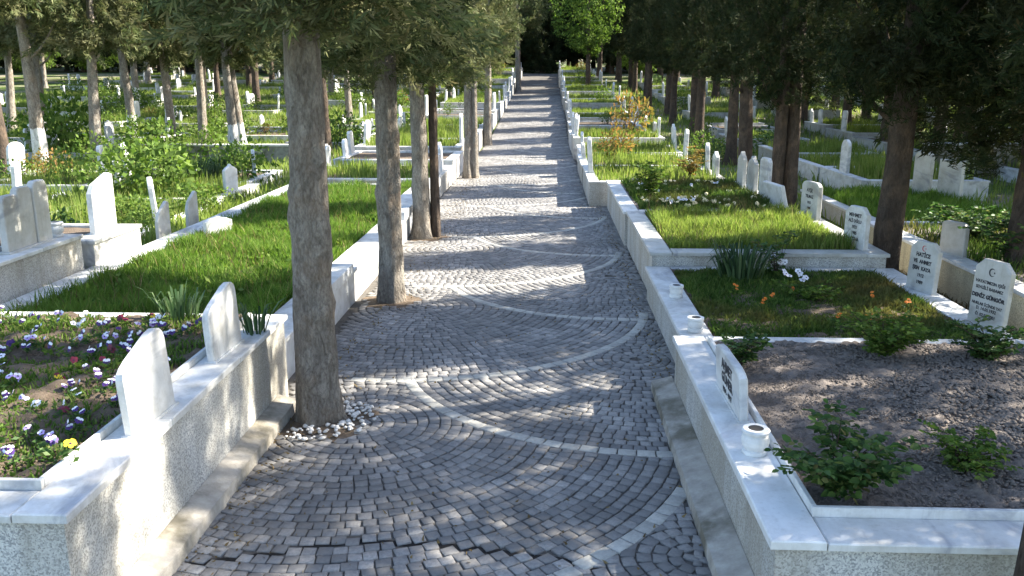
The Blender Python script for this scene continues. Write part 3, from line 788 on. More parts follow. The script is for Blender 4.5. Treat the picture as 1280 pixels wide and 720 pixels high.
# ------------------------------------------------------------------ trees: shared meshes
CY = [crown_mesh('crown', 11 + i, 7.6, 1.3, 560, 76, M['cypress'], bottom=.6, size=.105, clump=.34) for i in range(2)]
CD = [crown_mesh('crown', 31 + i, 7.8, 1.5, 600, 76, M['cypress_shade'], bottom=.65, size=.115, clump=.36) for i in range(2)]
CN = [crown_mesh('crown', 41 + i, 7.8, 1.5, 250, 46, M['cypress_shade'], bottom=.65, size=.14, clump=.34) for i in range(2)]  # crowns thinned so that sun dapples the near paving
CF = [crown_mesh('crown', 51 + i, 8.5, 1.8, 520, 46, M['cypress'], size=.19, bottom=.6, clump=.42) for i in range(2)]
CFD = [crown_mesh('crown', 61 + i, 9.5, 2.0, 560, 42, M['cypress_shade'], size=.23, bottom=.75, clump=.46) for i in range(2)]
CB = [crown_mesh('crown', 71, 5.5, 2.6, 420, 26, M['broad'], size=.17, aspect=.6, kind='broad', clump=.36)]
TK = [trunk_mesh('trunk', 80 + i, 8.0, .19, .04, M['bark'], sides=14, rings=24) for i in range(2)]
TD = [trunk_mesh('trunk', 85 + i, 8.5, .21, .05, M['bark_dark'], sides=14, rings=24) for i in range(2)]
TW = [trunk_mesh('trunk', 88 + i, 8.0, .20, .04, M['bark_white'], sides=14, rings=24, bend=.15) for i in range(2)]

# path side row, left
GL = 'cypress trees along the left edge of the path'
t1 = trunk_mesh('trunk', 101, 9.0, .185, .06, M['bark'], bend=.05, sides=60, rings=150, knots=30, flutes=4, flare=.18, limb_from=.36)
tree('stout knotty cypress nearest on the left edge of the path', -1.95, 7.08, t1, CY[0], 3.3, .4, group=GL, lean=(0, R(1)))
t2 = trunk_mesh('trunk', 102, 9.0, .165, .05, M['bark'], bend=.05, sides=44, rings=110, knots=20, flare=.22, limb_from=.27, limbs=12)
tree('second cypress along the left path edge, limbs spreading low', -2.03, 11.2, t2, CY[1], 2.95, 1.1, group=GL, lean=(0, R(-1)))
t3 = trunk_mesh('trunk', 103, 9.0, .165, .05, M['bark'], bend=.05, sides=28, rings=60, knots=10, flutes=3, limb_from=.27)
t3b = trunk_mesh('trunk', 113, 8.0, .09, .03, M['bark_dark'], bend=.05, sides=18, rings=40, knots=4, flare=.15, limb_from=.3, limbs=5)
tree('third cypress on the left path edge with a slim dark second stem', -2.27, 15.85, t3, CY[0], 2.9, 2.6, group=GL, extra=[(t3b, -.146, -.204)])
t4 = trunk_mesh('trunk', 104, 9.0, .135, .05, M['bark'], bend=.03, sides=20, rings=50, knots=4, flutes=3, limb_from=.33)
tree('fourth cypress on the left path edge with two pale stems', -2.3, 25.6, t4, CY[1], 3.25, .0, group=GL, extra=[(trunk_mesh('trunk', 114, 8.5, .10, .04, M['bark'], bend=.03, sides=18, rings=40, knots=2), .20, .05)])
tree('fifth cypress on the left path edge, slim and far down', -2.55, 37.5, TK[0], CY[0], 3.6, 1.7, group=GL)
tree('cypress left of the path between the fourth and fifth trunks', -2.75, 31.0, TK[1], CY[1], 3.9, 4.1, .95, group=GL) if False else None
tree('last cypress seen on the left path edge near its far end', -2.3, 70.0, TK[1], CF[0], 4.4, .7, 1.15, group=GL)
tree('dark cypress beside the last left path edge cypress', -2.6, 80.0, TD[1], CFD[0], 4.0, .2, 1.0, group=GL)

# right row
GR = 'dark cypresses among the right graves'
r1 = trunk_mesh('trunk', 201, 9.0, .19, .06, M['bark_dark'], bend=.06, sides=32, rings=60, knots=12, flare=.25, limb_from=.2, limbs=14)
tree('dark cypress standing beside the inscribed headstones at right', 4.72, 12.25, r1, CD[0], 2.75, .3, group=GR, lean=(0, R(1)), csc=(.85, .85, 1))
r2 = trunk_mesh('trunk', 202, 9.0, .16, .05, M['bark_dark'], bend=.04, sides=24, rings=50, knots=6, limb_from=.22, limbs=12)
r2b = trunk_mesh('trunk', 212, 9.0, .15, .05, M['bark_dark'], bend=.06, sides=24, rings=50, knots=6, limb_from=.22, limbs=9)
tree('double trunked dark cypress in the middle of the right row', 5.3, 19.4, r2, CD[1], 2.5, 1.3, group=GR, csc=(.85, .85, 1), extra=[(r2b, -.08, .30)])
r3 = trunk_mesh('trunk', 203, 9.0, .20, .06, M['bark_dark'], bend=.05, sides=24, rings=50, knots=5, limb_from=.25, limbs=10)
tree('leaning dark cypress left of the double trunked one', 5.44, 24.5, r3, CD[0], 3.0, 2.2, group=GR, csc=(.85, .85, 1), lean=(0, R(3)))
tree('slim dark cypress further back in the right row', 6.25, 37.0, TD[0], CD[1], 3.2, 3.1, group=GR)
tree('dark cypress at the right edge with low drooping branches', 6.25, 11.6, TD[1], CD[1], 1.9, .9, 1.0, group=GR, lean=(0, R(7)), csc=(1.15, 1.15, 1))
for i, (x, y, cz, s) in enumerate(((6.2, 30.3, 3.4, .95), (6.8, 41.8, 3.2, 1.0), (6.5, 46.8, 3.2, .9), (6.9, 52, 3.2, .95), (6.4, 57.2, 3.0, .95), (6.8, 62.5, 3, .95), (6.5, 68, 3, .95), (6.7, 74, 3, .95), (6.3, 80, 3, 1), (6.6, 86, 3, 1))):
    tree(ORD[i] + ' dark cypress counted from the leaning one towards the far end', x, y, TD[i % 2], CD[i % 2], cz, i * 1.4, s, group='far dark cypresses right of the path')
# trunk at the near right corner; trees added outside the picture shade the path
n1 = trunk_mesh('trunk', 301, 9.0, .20, .06, M['bark_dark'], bend=.03, sides=24, rings=50, knots=5, flare=.3, limb_from=.38)
tree('dark trunk cut by the bottom right corner in front of the soil grave', 2.37, 3.72, n1, CN[0], 3.9, 1.0)
for i, (x, y, cz) in enumerate(((5.75, 5.95, 2.5), (6.0, 9.5, 2.6), (5.7, 2.6, 2.8), (9.6, 9.4, 2.6), (14.2, 5.0, 2.8))):
    tree('unseen dark cypress added for shade beyond the right edge', x, y, TD[i % 2], CD[1] if i == 0 else CN[i % 2], cz, i * 1.1, 1.0, group='shade cypresses added beyond the right edge')

# second and third rows on the right
GB = 'cypresses standing behind the right hand graves'
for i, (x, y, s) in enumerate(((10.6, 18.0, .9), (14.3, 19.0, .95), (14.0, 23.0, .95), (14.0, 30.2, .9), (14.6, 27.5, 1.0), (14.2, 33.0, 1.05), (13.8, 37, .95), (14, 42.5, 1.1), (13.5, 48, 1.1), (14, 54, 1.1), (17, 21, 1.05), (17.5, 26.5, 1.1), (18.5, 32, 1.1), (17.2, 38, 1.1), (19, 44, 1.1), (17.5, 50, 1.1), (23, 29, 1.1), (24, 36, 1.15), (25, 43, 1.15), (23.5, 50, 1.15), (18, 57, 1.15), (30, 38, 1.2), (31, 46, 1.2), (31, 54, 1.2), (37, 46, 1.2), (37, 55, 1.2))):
    tree('dark background cypress standing behind the right hand graves', x, y, TD[i % 2], CFD[(i // 2) % 2], 2.3 + .3 * (i % 3), i * .9, s, group=GB, csc=(.85, .85, 1) if i == 0 else (1.05, 1.05, .62))  # first tree added to shade the path; other crowns lowered for sun

# left field
GF = 'cypresses in the sunny left graveyard'
for i, (lab, px_, py_, tr, cr_, cz, s, ln) in enumerate((
        ('dark trunked cypress cut by the left edge of the photo', 8, 220, TD[0], CF[0], 4.2, 1.2, -3),
        ('whitewashed cypress with a leaning trunk second from the left edge', 52, 205, TW[0], CF[1], 4.2, 1.2, -5),
        ('full grey green cypress with a brown trunk at upper left', 122, 203, TK[0], CF[0], 3.4, 1.1, -2),
        ('slim whitewashed cypress behind the bright bush at left', 168, 178, TW[1], CF[1], 4.2, 1.1, -3),
        ('whitewashed cypress near the middle of the left graveyard', 215, 172, TW[0], CF[0], 4.4, 1.15, 0),
        ('thin cypress with a bare trunk behind the left graves', 253, 165, TK[1], CF[1], 4.6, 1.1, 0),
        ('whitewashed cypress right of the middle of the left graveyard', 293, 188, TW[1], CF[0], 4.2, 1.0, 2),
        ('dark trunked cypress behind the white stones at left', 322, 140, TD[1], CF[1], 4.2, 1.2, 0))):
    x, y = at(px_, py_, 0)
    if y > 45: y *= .8; x *= .8
    tree(lab, x, y, tr, cr_, cz, i * 1.9, s, group=GF, lean=(0, R(ln)))
for i, (x, y, tr, cz, s) in enumerate(((-12.5, 36, TW, 3.4, 1.0), (-17.5, 41, TK, 3.2, 1.05), (-22, 38, TW, 3.6, 1.1), (-27, 44, TK, 3.2, 1.15), (-9.8, 44, TK, 3.6, 1.0), (-14.5, 50, TW, 3.2, 1.1), (-20.5, 53, TK, 3.2, 1.15), (-26, 56, TW, 3.4, 1.2), (-33, 52, TK, 3.2, 1.2), (-11, 57, TD, 3.2, 1.1), (-30.5, 37, TK, 3.8, 1.1), (-8.5, 34, TD, 3.8, .95))):
    tree(('whitewashed ' if tr is TW else 'dark trunked ' if tr is TD else 'brown trunked ') + 'cypress further back in the sunny left graveyard', x, y, tr[i % 2], CF[i % 2], cz, i * 1.3, s, group='further cypresses of the left graveyard', lean=(0, R(rnd.uniform(-3, 3))))
# background belts closing the view
k = 0
for row, (y0, dx, xr) in enumerate(((64, 9.5, 42), (74, 8.5, 52), (84, 8.0, 62), (98, 3.4, 68), (103, 3.2, 70), (110, 3.0, 76))):
    x = -xr
    while x < xr:
        yy_ = y0 + rnd.uniform(-3, 3) + .0 * abs(x)
        if not (-6 < x < 4.6 and yy_ < PATH_END + 1):
            k += 1
            dark = x > 2 or k % 3 == 0 or row >= 2
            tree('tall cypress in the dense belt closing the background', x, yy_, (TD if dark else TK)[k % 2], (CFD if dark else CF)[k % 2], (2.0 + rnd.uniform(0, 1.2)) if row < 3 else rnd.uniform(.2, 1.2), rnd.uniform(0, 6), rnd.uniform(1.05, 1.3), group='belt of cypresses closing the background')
        x += dx * rnd.uniform(.75, 1.25)
# bright broadleaf trees by the far end of the path
for i in range(15):
    x = -58 + i * 8.2 + rnd.uniform(-2, 2); y = rnd.uniform(84, 94)
    if -6 < x < 5: continue
    tree('sunlit broadleaf tree in front of the dark background belt', x, y, TD[i % 2], CB[0], .5 + rnd.uniform(0, 1.5), i * 2.1, rnd.uniform(.9, 1.2), group='broadleaf trees before the background belt', name='broadleaf_tree', csc=(1.1, 1.1, rnd.uniform(.7, 1.2)))
tree('bright green broadleaf tree hanging over the far right of the path', 2.9, 66.0, TD[0], CB[0], 3.2, 0, 1.0, name='broadleaf_tree', csc=(.95, .95, 1.15))
tree('leafy green tree behind the fourth and fifth left trunks', -5.4, 60.0, TD[1], CB[0], .9, 2, .9, name='broadleaf_tree', csc=(.95, .95, .9))
tree('pale green broadleaf tree behind the right row cypresses', 14.5, 66.0, TD[1], CB[0], 2.0, 1, 1.0, name='broadleaf_tree')

# ------------------------------------------------------------------ far graves
bedg = [blades(0, rect_pts(2600, -1.5, 1.5, -1.55, 1.55, 400 + i, .35, 1.1), 0.0, .10, .28, .02, M['grass_far'], 400 + i) for i in range(3)]
def clump_mesh(seed, n, r, h, size, mat, aspect=.55):
    r_ = np.random.default_rng(seed); p = r_.normal(0, 1, (n, 3)); p /= np.linalg.norm(p, axis=1, keepdims=True); p *= r_.random((n, 1)) ** .45
    lob = 1 + .3 * np.sin(4 * np.arctan2(p[:, 1], p[:, 0]) + seed)
    c = np.stack([p[:, 0] * r * lob, p[:, 1] * r * lob, h * .52 + p[:, 2] * h * .5], 1)
    return np_mesh('foliage', leaf_cloud(c, p + r_.normal(0, .6, (n, 3)), size, aspect, seed), 4, mat)
shr = [clump_mesh(500 + i, 420, .5, .75, .085, M[m_]) for i, m_ in enumerate(('bush', 'rose', 'autumn', 'broad'))]
stem_me = MB(); 
for q in range(5):
    an = q * 1.3; stem_me.tube([(0, 0, -.03), (.12 * math.cos(an), .12 * math.sin(an), .25), (.25 * math.cos(an), .25 * math.sin(an), .5)], [.012, .009, .004], 5)
stem_me = stem_me.mesh('stem', M['bark_dark'])
def shrub(label, x, y, z, mesh, s=1.0, sz=None, group=None, rz=None):
    b = empty('shrub', (x, y, z), label, 'shrub', group, rnd.uniform(0, 6) if rz is None else rz); b.scale = (s, s, s if sz is None else sz)
    link('stem', stem_me, b); link('foliage', mesh, b); return b
stone_far = {st: slab_mesh(st, .5, .75, .09, M['marble_clean']) for st in ('soft', 'chamfer', 'point', 'round')}
def far_row(xa, xb, y0, y1, hr, where, near_left, capmats=('marble', 'marble_clean', 'marble_old_shaded'), dens=1.0, sh=.35, jit=.08, rot=.12, stone_p=.85):
    """a row of graves running away from the camera; near_left: the path lies on the low-X side"""
    y = y0; idx = 0
    while y < y1:
        L = rnd.uniform(3.0, 3.9)
        if rnd.random() > dens: y += L; continue
        h = rnd.uniform(*hr); dx = rnd.uniform(-jit, jit); b0 = gz(y + L / 2); nth = ORD[min(idx, 28)]; idx += 1
        cm = M[rnd.choice(capmats)]
        g = empty('grave_surround', ((xa + xb) / 2 + dx, y + L / 2, b0), nth + ' marble edged grave from the front in ' + where, 'grave', 'graves in ' + where)
        w_ = (xb - xa) / 2; l_ = L / 2; t = .2
        mb = MB()
        for q in ((-w_, -w_ + t, -l_, l_), (w_ - t, w_, -l_, l_), (-w_ + t, w_ - t, -l_ + .003, -l_ + t), (-w_ + t, w_ - t, l_ - t, l_ - .003)): mb.box(*q, -.3, h - .04)
        link('surround_wall', mb.mesh('surround_wall', M['terrazzo'] if rnd.random() < .5 else cm), g)
        for q in ((-w_ - .02, -w_ + t + .03, -l_ - .02, l_), (w_ - t - .03, w_ + .02, -l_ - .02, l_), (-w_ + t + .035, w_ - t - .035, -l_ - .02, -l_ + t), (-w_ + t + .035, w_ - t - .035, l_ - t, l_ - .002)):
            link('cap_slab', MB().cbox(*q, h - .04, h, .008).mesh('cap_slab', cm), g)
        bm_ = MB(); bm_.v = [(-w_ + t, -l_ + t, h - .06), (w_ - t, -l_ + t, h - .06), (w_ - t, l_ - t, h - .06), (-w_ + t, l_ - t, h - .06)]; bm_.f = [(0, 1, 2, 3)]
        link('soil_bed', bm_.mesh('soil_bed', M['soil_brown']), g)
        if rnd.random() < .8:
            tag(link('grass', bedg[rnd.randrange(3)], g, (0, 0, h - .06), (0, 0, 0), ((w_ - t) / 1.5, (l_ - t) / 1.55, rnd.uniform(.8, 1.5))), kind='stuff')
        if rnd.random() < sh:
            shrub('leafy shrub inside the ' + nth + ' grave of ' + where, (xa + xb) / 2 + rnd.uniform(-.7, .7), y + L / 2 + rnd.uniform(-.8, .8), b0 + h - .06, shr[rnd.randrange(4)], rnd.uniform(.7, 1.4), group='shrubs inside the far graves')
        for side_, xs_ in (('left', xa + .12 + dx), ('right', xb - .12 + dx)):
            near = (side_ == 'left') == near_left
            n_ = rnd.choice((1, 1, 2))
            for q in range(n_):
                if rnd.random() > stone_p: continue
                yy_ = y + L * (q + 1) / (n_ + 1) + rnd.uniform(-.25, .25)
                lab = 'pale headstone' if n_ == 1 else ('nearer pale headstone' if q == 0 else 'farther pale headstone')
                o = empty('headstone', (xs_, yy_, b0 + h), lab + ' on the ' + ('path' if near else 'far') + ' side, ' + nth + ' grave, ' + where, 'headstone', 'headstones in ' + where, R(90) + rnd.uniform(-rot, rot)); s = rnd.uniform(.6, 1.15)
                o.scale = (s, 1, rnd.uniform(.6, 1.3)); o.rotation_euler[0] = rnd.uniform(-.09, .09)
                link('slab', stone_far[rnd.choice(list(stone_far))], o, (0, 0, -.004))
        y += L + rnd.uniform(.08, .5)
far_row(.98, 4.2, 20.1, 92, (.5, .8), 'the right path edge row', True)
far_row(-6.0, -2.66, 20.9, 92, (.5, .8), 'the left path edge row', False)
far_row(7.6, 10.6, 21.5, 76, (.3, .5), 'the second row on the right', True, dens=.85, stone_p=.5, capmats=('marble', 'marble_old_shaded'))
far_row(13.0, 16.0, 20, 76, (.3, .5), 'the third row on the right', True, dens=.8, stone_p=.45, capmats=('marble', 'marble_old_shaded'))
far_row(20, 23, 26, 72, (.3, .5), 'the fourth row on the right', True, dens=.8, stone_p=.45, capmats=('marble', 'marble_old_shaded'))
for i, xa in enumerate((-10.6, -14.9, -19.4, -24.2, -29.0, -34.0, -39.5)):
    far_row(xa, xa + 3.0, 15.5 + i * 2.2, 86, (.10, .30), 'the ' + ORD[i + 1] + ' row on the left', False, capmats=('marble', 'marble_clean', 'marble_old_shaded'), dens=.55, sh=.45, jit=.6, rot=.4, stone_p=.72)
# wild bushes between the left graves
for i in range(58):
    y = 19 + 50 * rnd.random(); x = rnd.uniform(-8 - y * .42, -6.6 if y > 30 else -7.2)
    shrub('wild leafy bush growing between the left graves', x, y, gz(y) - .03, shr[rnd.choice((0, 0, 3, 3, 3, 1))], rnd.uniform(1.0, 2.0), rnd.uniform(1.0, 2.2), group='wild bushes of the left graveyard')
for i in range(22):
    y = 24 + 45 * rnd.random(); x = rnd.uniform(5.5, 8 + y * .42)
    shrub('wild leafy bush growing between the right graves', x, y, gz(y) - .03, shr[rnd.choice((0, 1, 1, 3))], rnd.uniform(1.0, 2.0), rnd.uniform(1.0, 2.2), group='wild bushes among the right graves')

# ------------------------------------------------------------------ vegetation of the near graves
tag(link('grass', blades(0, rect_pts(100000, -5.58, -2.9, 8.05, 20.2, 601, .30, 1.1), .38, .05, .19, .013, M['grass'], 601, .7)), 'tall green grass filling the long left grave', 'grass', kind='stuff')
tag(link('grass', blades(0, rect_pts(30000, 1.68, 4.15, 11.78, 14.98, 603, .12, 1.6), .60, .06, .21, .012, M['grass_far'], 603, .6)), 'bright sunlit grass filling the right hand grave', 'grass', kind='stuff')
tag(link('ground_cover', blades(0, rect_pts(26000, 1.65, 4.2, 8.16, 11.25, 604, .12, 1.2), .42, .02, .085, .016, M['cover'], 604, .9)), 'low green and brown ground cover on the right grave', 'ground cover', kind='stuff')
tag(link('grass', blades(0, rect_pts(12000, 1.65, 4.1, 15.6, 19.7, 605, .3, 1.2), .575, .04, .16, .02, M['cover'], 605, .8)), 'low green growth under the pale flowers', 'ground cover', kind='stuff')
tag(link('grass', blades(0, rect_pts(16000, 6.1, 8.7, 15.6, 20.4, 606, .15, 1.), .30, .08, .22, .018, M['grass'], 606, .6)), 'shaded grass in the grave behind the right trees', 'grass', kind='stuff')
tag(link('grass', blades(0, rect_pts(9000, 5.7, 8.9, 8.9, 14.9, 607, .45, 1.), .45, .05, .2, .018, M['cover'], 607, .6)), 'sparse growth in the cream walled grave', 'ground cover', kind='stuff')
for sd_, (x0_, x1_, y0_, y1_, zz_), n_, lab_ in ((641, (-5.58, -2.9, 8.05, 20.2, .38), 1600, 'dry pale stems among the grass of the long left grave'), (642, (1.68, 4.15, 11.78, 14.98, .6), 700, 'dry pale stems among the sunlit right grass')):
    tag(link('dry_stems', blades(0, rect_pts(n_, x0_, x1_, y0_, y1_, sd_, .3, 1.7), zz_, .08, .30, .009, M['straw'], sd_, .9)), lab_, 'grass', kind='stuff')
p = rect_pts(260, -5.5, -3.0, 8.2, 19.5, 643, .45, .8)
V = np.concatenate([leaf_cloud(np.stack([np.repeat(p[:, 0], 9), np.repeat(p[:, 1], 9), np.full(9 * len(p), .44)], 1) + rng.normal(0, .045, (9 * len(p), 3)), rng.normal(0, 1, (9 * len(p), 3)) + np.array([0, 0, .5]), .085, .5, 644)])
tag(link('broad_weeds', np_mesh('broad_weeds', V, 4, M['bush'])), 'broad leaved weeds in the grass of the long left grave', 'weeds', kind='stuff')
# loose grass of the open ground between the graves
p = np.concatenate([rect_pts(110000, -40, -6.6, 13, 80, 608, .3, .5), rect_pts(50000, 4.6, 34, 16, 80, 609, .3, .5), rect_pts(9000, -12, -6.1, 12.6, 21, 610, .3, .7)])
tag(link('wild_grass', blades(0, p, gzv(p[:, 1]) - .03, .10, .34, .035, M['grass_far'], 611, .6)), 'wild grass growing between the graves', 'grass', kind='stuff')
p = rect_pts(3000, 4.5, 5.5, 8, 20, 612, .3, 1)
tag(link('dry_litter', blades(0, p, -.025, .02, .12, .02, M['straw'], 612, 1.2)), 'dry litter on the strip between the right graves', 'litter', kind='stuff')

# rose bushes of the soil grave: arching canes with leaflets
def rose_mesh(seed, canes, r, h, per, size, mat):
    r_ = np.random.default_rng(seed); pos = []; dr = []; mb = MB()
    for c in range(canes):
        an = r_.uniform(0, 2 * np.pi); L = r_.uniform(.55, 1.0); hh = h * r_.uniform(.45, 1.0); cu = []
        for t in np.linspace(0, 1, 7):
            cu.append(np.array([np.cos(an) * r * L * t ** 1.3, np.sin(an) * r * L * t ** 1.3, hh * (1 - (1 - t) ** 1.8)]) + r_.normal(0, .008, 3) * (t > 0))
        mb.tube([tuple(q) for q in cu], [.006 * (1 - .12 * i) for i in range(7)], 5)
        for q in range(per):
            t = r_.uniform(.12, 1); i = min(5, int(t * 6)); f = t * 6 - i; b = cu[i] * (1 - f) + cu[i + 1] * f
            pa = r_.uniform(0, 2 * np.pi); pd = np.array([np.cos(pa), np.sin(pa), r_.uniform(-.1, .5)])
            for j in range(5):
                sd_ = np.array([-pd[1], pd[0], 0]) * (0 if j == 4 else (1 if j % 2 else -1))
                d = pd * (.5 if j < 4 else 1) + sd_ * .9; base = b + pd * (.03 + .022 * (j // 2)) * (size / .04)
                pos.append(base + d * size * .45); dr.append(d + np.array([0, 0, r_.uniform(-.3, .15)]))
    pos = np.array(pos); dr = np.array(dr); r2 = np.random.default_rng(seed + 1); n = len(pos)
    d = dr / np.linalg.norm(dr, axis=1, keepdims=True); up = np.array([0, 0, 1.]) + r2.normal(0, .45, (n, 3))
    s = np.cross(d, up); s /= np.linalg.norm(s, axis=1, keepdims=True); nn = np.cross(s, d)
    L = size * r2.uniform(.7, 1.3, (n, 1)); W = L * .62; b = pos - d * L * .5
    V = np.stack([b, b + d * L * .3 + s * W * .46 + nn * L * .1, b + d * L * .68 + s * W * .42 + nn * L * .08, b + d * L - nn * L * .06, b + d * L * .68 - s * W * .42 + nn * L * .08, b + d * L * .3 - s * W * .46 + nn * L * .1], 1)
    return np_mesh2('foliage', V, [(0, 1, 2, 3), (0, 3, 4, 5)], mat), mb.mesh('cane', M['bark_dark'], smooth=True)
def rose(label, px_, py_, z, seed, canes, r, h, per, size, mat='rose', cat='rose bush'):
    x, y = at(px_, py_, z); fo, ca = rose_mesh(seed, canes, r, h, per, size, M[mat])
    b = empty('rose_bush', (x, y, z - .02), label, cat); link('cane', ca, b); link('foliage', fo, b); return b
rose('large dark rose bush nearest the front edge of the soil grave', 1045, 620, .57, 701, 20, .38, .46, 12, .056)
rose('low spreading rose bush right of the large dark one', 1203, 588, .57, 702, 14, .30, .24, 9, .042, 'bush')
rose('dense round rose bush at the back of the soil grave', 1100, 445, .57, 703, 34, .44, .36, 14, .042, 'bush')
rose('rose bush at the back right corner below the tall headstone', 1232, 452, .57, 704, 22, .34, .36, 11, .045, 'rose')
rose('small leafy rose bush behind the low lettered slab', 925, 460, .57, 705, 14, .20, .30, 10, .042, 'rose')
rose('sprig of leaves at the foot of the right wall', 1108, 724, .02, 706, 6, .12, .26, 5, .04, 'rose') if False else None
rose('dark rose with tall black stems behind the iris clump', 970, 345, .43, 707, 10, .40, .62, 7, .05)
rose('green bush in the middle of the ground cover grave', 1010, 375, .43, 708, 14, .36, .2, 8, .045, 'bush')
rose('leafy bush in the shade behind the grey headstone', 1215, 300, .45, 709, 24, .8, .6, 14, .07)
rose('second leafy bush in the cream walled grave', 1265, 330, .45, 710, 24, .7, .6, 14, .07)
rose('upright green shrub among the pale flowers', 812, 250, .58, 711, 16, .40, .75, 14, .06, 'bush', 'shrub')
rose('tall shrub with reddish leaves behind the pale flowers', 862, 222, .58, 712, 13, .42, .7, 11, .06, 'autumn', 'shrub')
shrub('yellowing feathery shrub standing beside the far right path edge', 3.1, 33.5, .6, shr[2], 1.6, 2.4)
shrub('bright green bush in the middle of the left graveyard', -9.4, 20.2, 0, clump_mesh(520, 1500, .75, .8, .09, M['broad']), 1.7, 1.8)
shrub('lower bright bush in front of the big left bush', -8.3, 17.0, 0, clump_mesh(521, 900, .6, .7, .08, M['broad']), 1.2, .9)
shrub('dark bush with orange leaves near the far left trunks', -17.5, 31.5, 0, clump_mesh(522, 900, .7, .9, .11, M['bush']), 1.9, 2.6)
shrub('pale bush in front of the white headstones at left', -13.5, 30.0, 0, clump_mesh(523, 900, .7, .9, .11, M['bush']), 1.6, 1.7)
shrub('green bush behind the small blank headstones', -7.4, 18.4, 0, clump_mesh(524, 800, .6, .7, .08, M['bush']), 1.1, 1.0)
shrub('bushy green growth right of the blank headstones', -7.6, 16.1, 0, clump_mesh(525, 800, .5, .6, .07, M['broad']), 1.0, .8)
shrub('leafy bush beside the fluted triple headstone', -7.6, 12.9, 0, clump_mesh(526, 700, .5, .6, .07, M['rose']), 1.2, 1.6)
# iris clumps
def iris(label, px_, py_, z, n, r, h, seed, wd=.03):
    x, y = at(px_, py_, z); r_ = np.random.default_rng(seed); a_ = r_.uniform(0, 2 * np.pi, n); q = r * np.sqrt(r_.random(n)) * .5
    b = empty('iris_clump', (x, y, z - .01), label, 'iris')
    V = []
    for i in range(n):
        L = h * r_.uniform(.6, 1.1); o = np.array([q[i] * np.cos(a_[i]), q[i] * np.sin(a_[i]), 0]); d = np.array([np.cos(a_[i]), np.sin(a_[i]), 0]) * r_.uniform(.1, .75); s = np.array([-np.sin(a_[i] + r_.normal(0, .6)), np.cos(a_[i]), 0]) * wd * .5
        p1 = o + d * L * .25 + np.array([0, 0, L * .45]); p2 = o + d * L * .6 + np.array([0, 0, L * .8]); p3 = o + d * L + np.array([0, 0, L * r_.uniform(.55, 1)])
        V.append([o - s * .8, o + s * .8, p1 + s, p2 + s * .8, p3, p2 - s * .8, p1 - s])
    link('leaf_fan', np_mesh2('leaf_fan', np.array(V), [(0, 1, 2, 6), (6, 2, 3, 5), (5, 3, 4)], M['iris']), b); return b
iris('large iris clump with sword leaves at the back of the ground cover grave', 925, 350, .43, 130, .55, .50, 801)
iris('grey green iris clump behind the second blank slab at left', 225, 400, .80, 60, .3, .34, 802, .02)
iris('second grey green iris clump at the back of the pansy grave', 320, 415, .80, 34, .2, .30, 806, .02)
iris('tall pale iris clump between the blank headstones and the bush', 245, 238, 0, 90, .5, .95, 803, .045)
iris('tall pale iris clump close to the far end of the grass edge', 272, 232, 0, 80, .5, .95, 804, .045)

# pansies: leaf rosette and open five petalled flowers
def flower_mesh(seed, c_top, c_low, size=.026):
    r_ = np.random.default_rng(seed); V = []; idx = []
    for i, an in enumerate((90 + 38, 90 - 38, 180 + 14, -14, -90)):
        a_ = R(an); d = np.array([math.cos(a_), math.sin(a_), 0]); s = np.array([-d[1], d[0], 0]); S = size * (1.15 if i < 2 else 1.0); z = .002 * (i if i < 2 else i)
        n = np.array([0, 0, 1.])
        V.append([d * S * .04 + n * z, d * S * .55 + s * S * .52 + n * (z + .003), d * S * 1.05 + s * S * .42 + n * z, d * S * 1.22 + n * (z - .002), d * S * 1.05 - s * S * .42 + n * z, d * S * .55 - s * S * .52 + n * (z + .003)]); idx.append(0 if i < 2 else 1)
    cen = [[np.array([math.cos(t) * size * .3, math.sin(t) * size * .3 - size * .15, .011]) for t in np.linspace(0, 2 * np.pi, 7)[:-1]]]
    me = np_mesh('flower', np.array(V + cen), 6, None, [M[c_top], M[c_low], M['petal_dark' if c_low != 'petal_dark' else 'petal_yellow']], idx + [2]); return me
FL = [flower_mesh(1, 'petal_white', 'petal_violet'), flower_mesh(2, 'petal_violet', 'petal_violet'), flower_mesh(3, 'petal_yellow', 'petal_yellow'), flower_mesh(4, 'petal_maroon', 'petal_yellow'), flower_mesh(5, 'petal_white', 'petal_lilac'), flower_mesh(6, 'petal_maroon', 'petal_maroon'), flower_mesh(7, 'petal_white', 'petal_white')]
def rosette(seed):
    r_ = np.random.default_rng(seed); n = 46; a_ = r_.uniform(0, 2 * np.pi, n); q = .09 * np.sqrt(r_.random(n))
    c = np.stack([q * np.cos(a_), q * np.sin(a_), r_.uniform(.01, .075, n)], 1); d = np.stack([np.cos(a_), np.sin(a_), r_.uniform(-.1, .8, n)], 1)
    return np_mesh('leaves', leaf_cloud(c, d, .05, .5, seed), 4, M['rose'] if seed % 2 else M['bush'])
RO = [rosette(s) for s in range(4)]
names_f = ('white and purple', 'deep violet', 'yellow', 'maroon and yellow', 'white and lilac', 'dark maroon', 'white')
def pansy(x, y, z, fi, nf, s, label, group):
    p_ = empty('pansy_plant', (x, y, z), label, 'pansy', group, rnd.uniform(0, 6)); p_.scale = (s, s, s)
    link('leaves', RO[rnd.randrange(4)], p_)
    for i in range(nf):
        a_ = rnd.uniform(0, 6.28); q = rnd.uniform(.01, .08)
        # blooms turn roughly towards the open side of the bed
        link('flower', FL[fi], p_, (q * math.cos(a_), q * math.sin(a_), rnd.uniform(.07, .115)), (R(rnd.uniform(20, 80)), R(rnd.uniform(-30, 30)), rnd.uniform(-1.2, 1.2) - p_.rotation_euler[2]))
placed = []
tries = 0
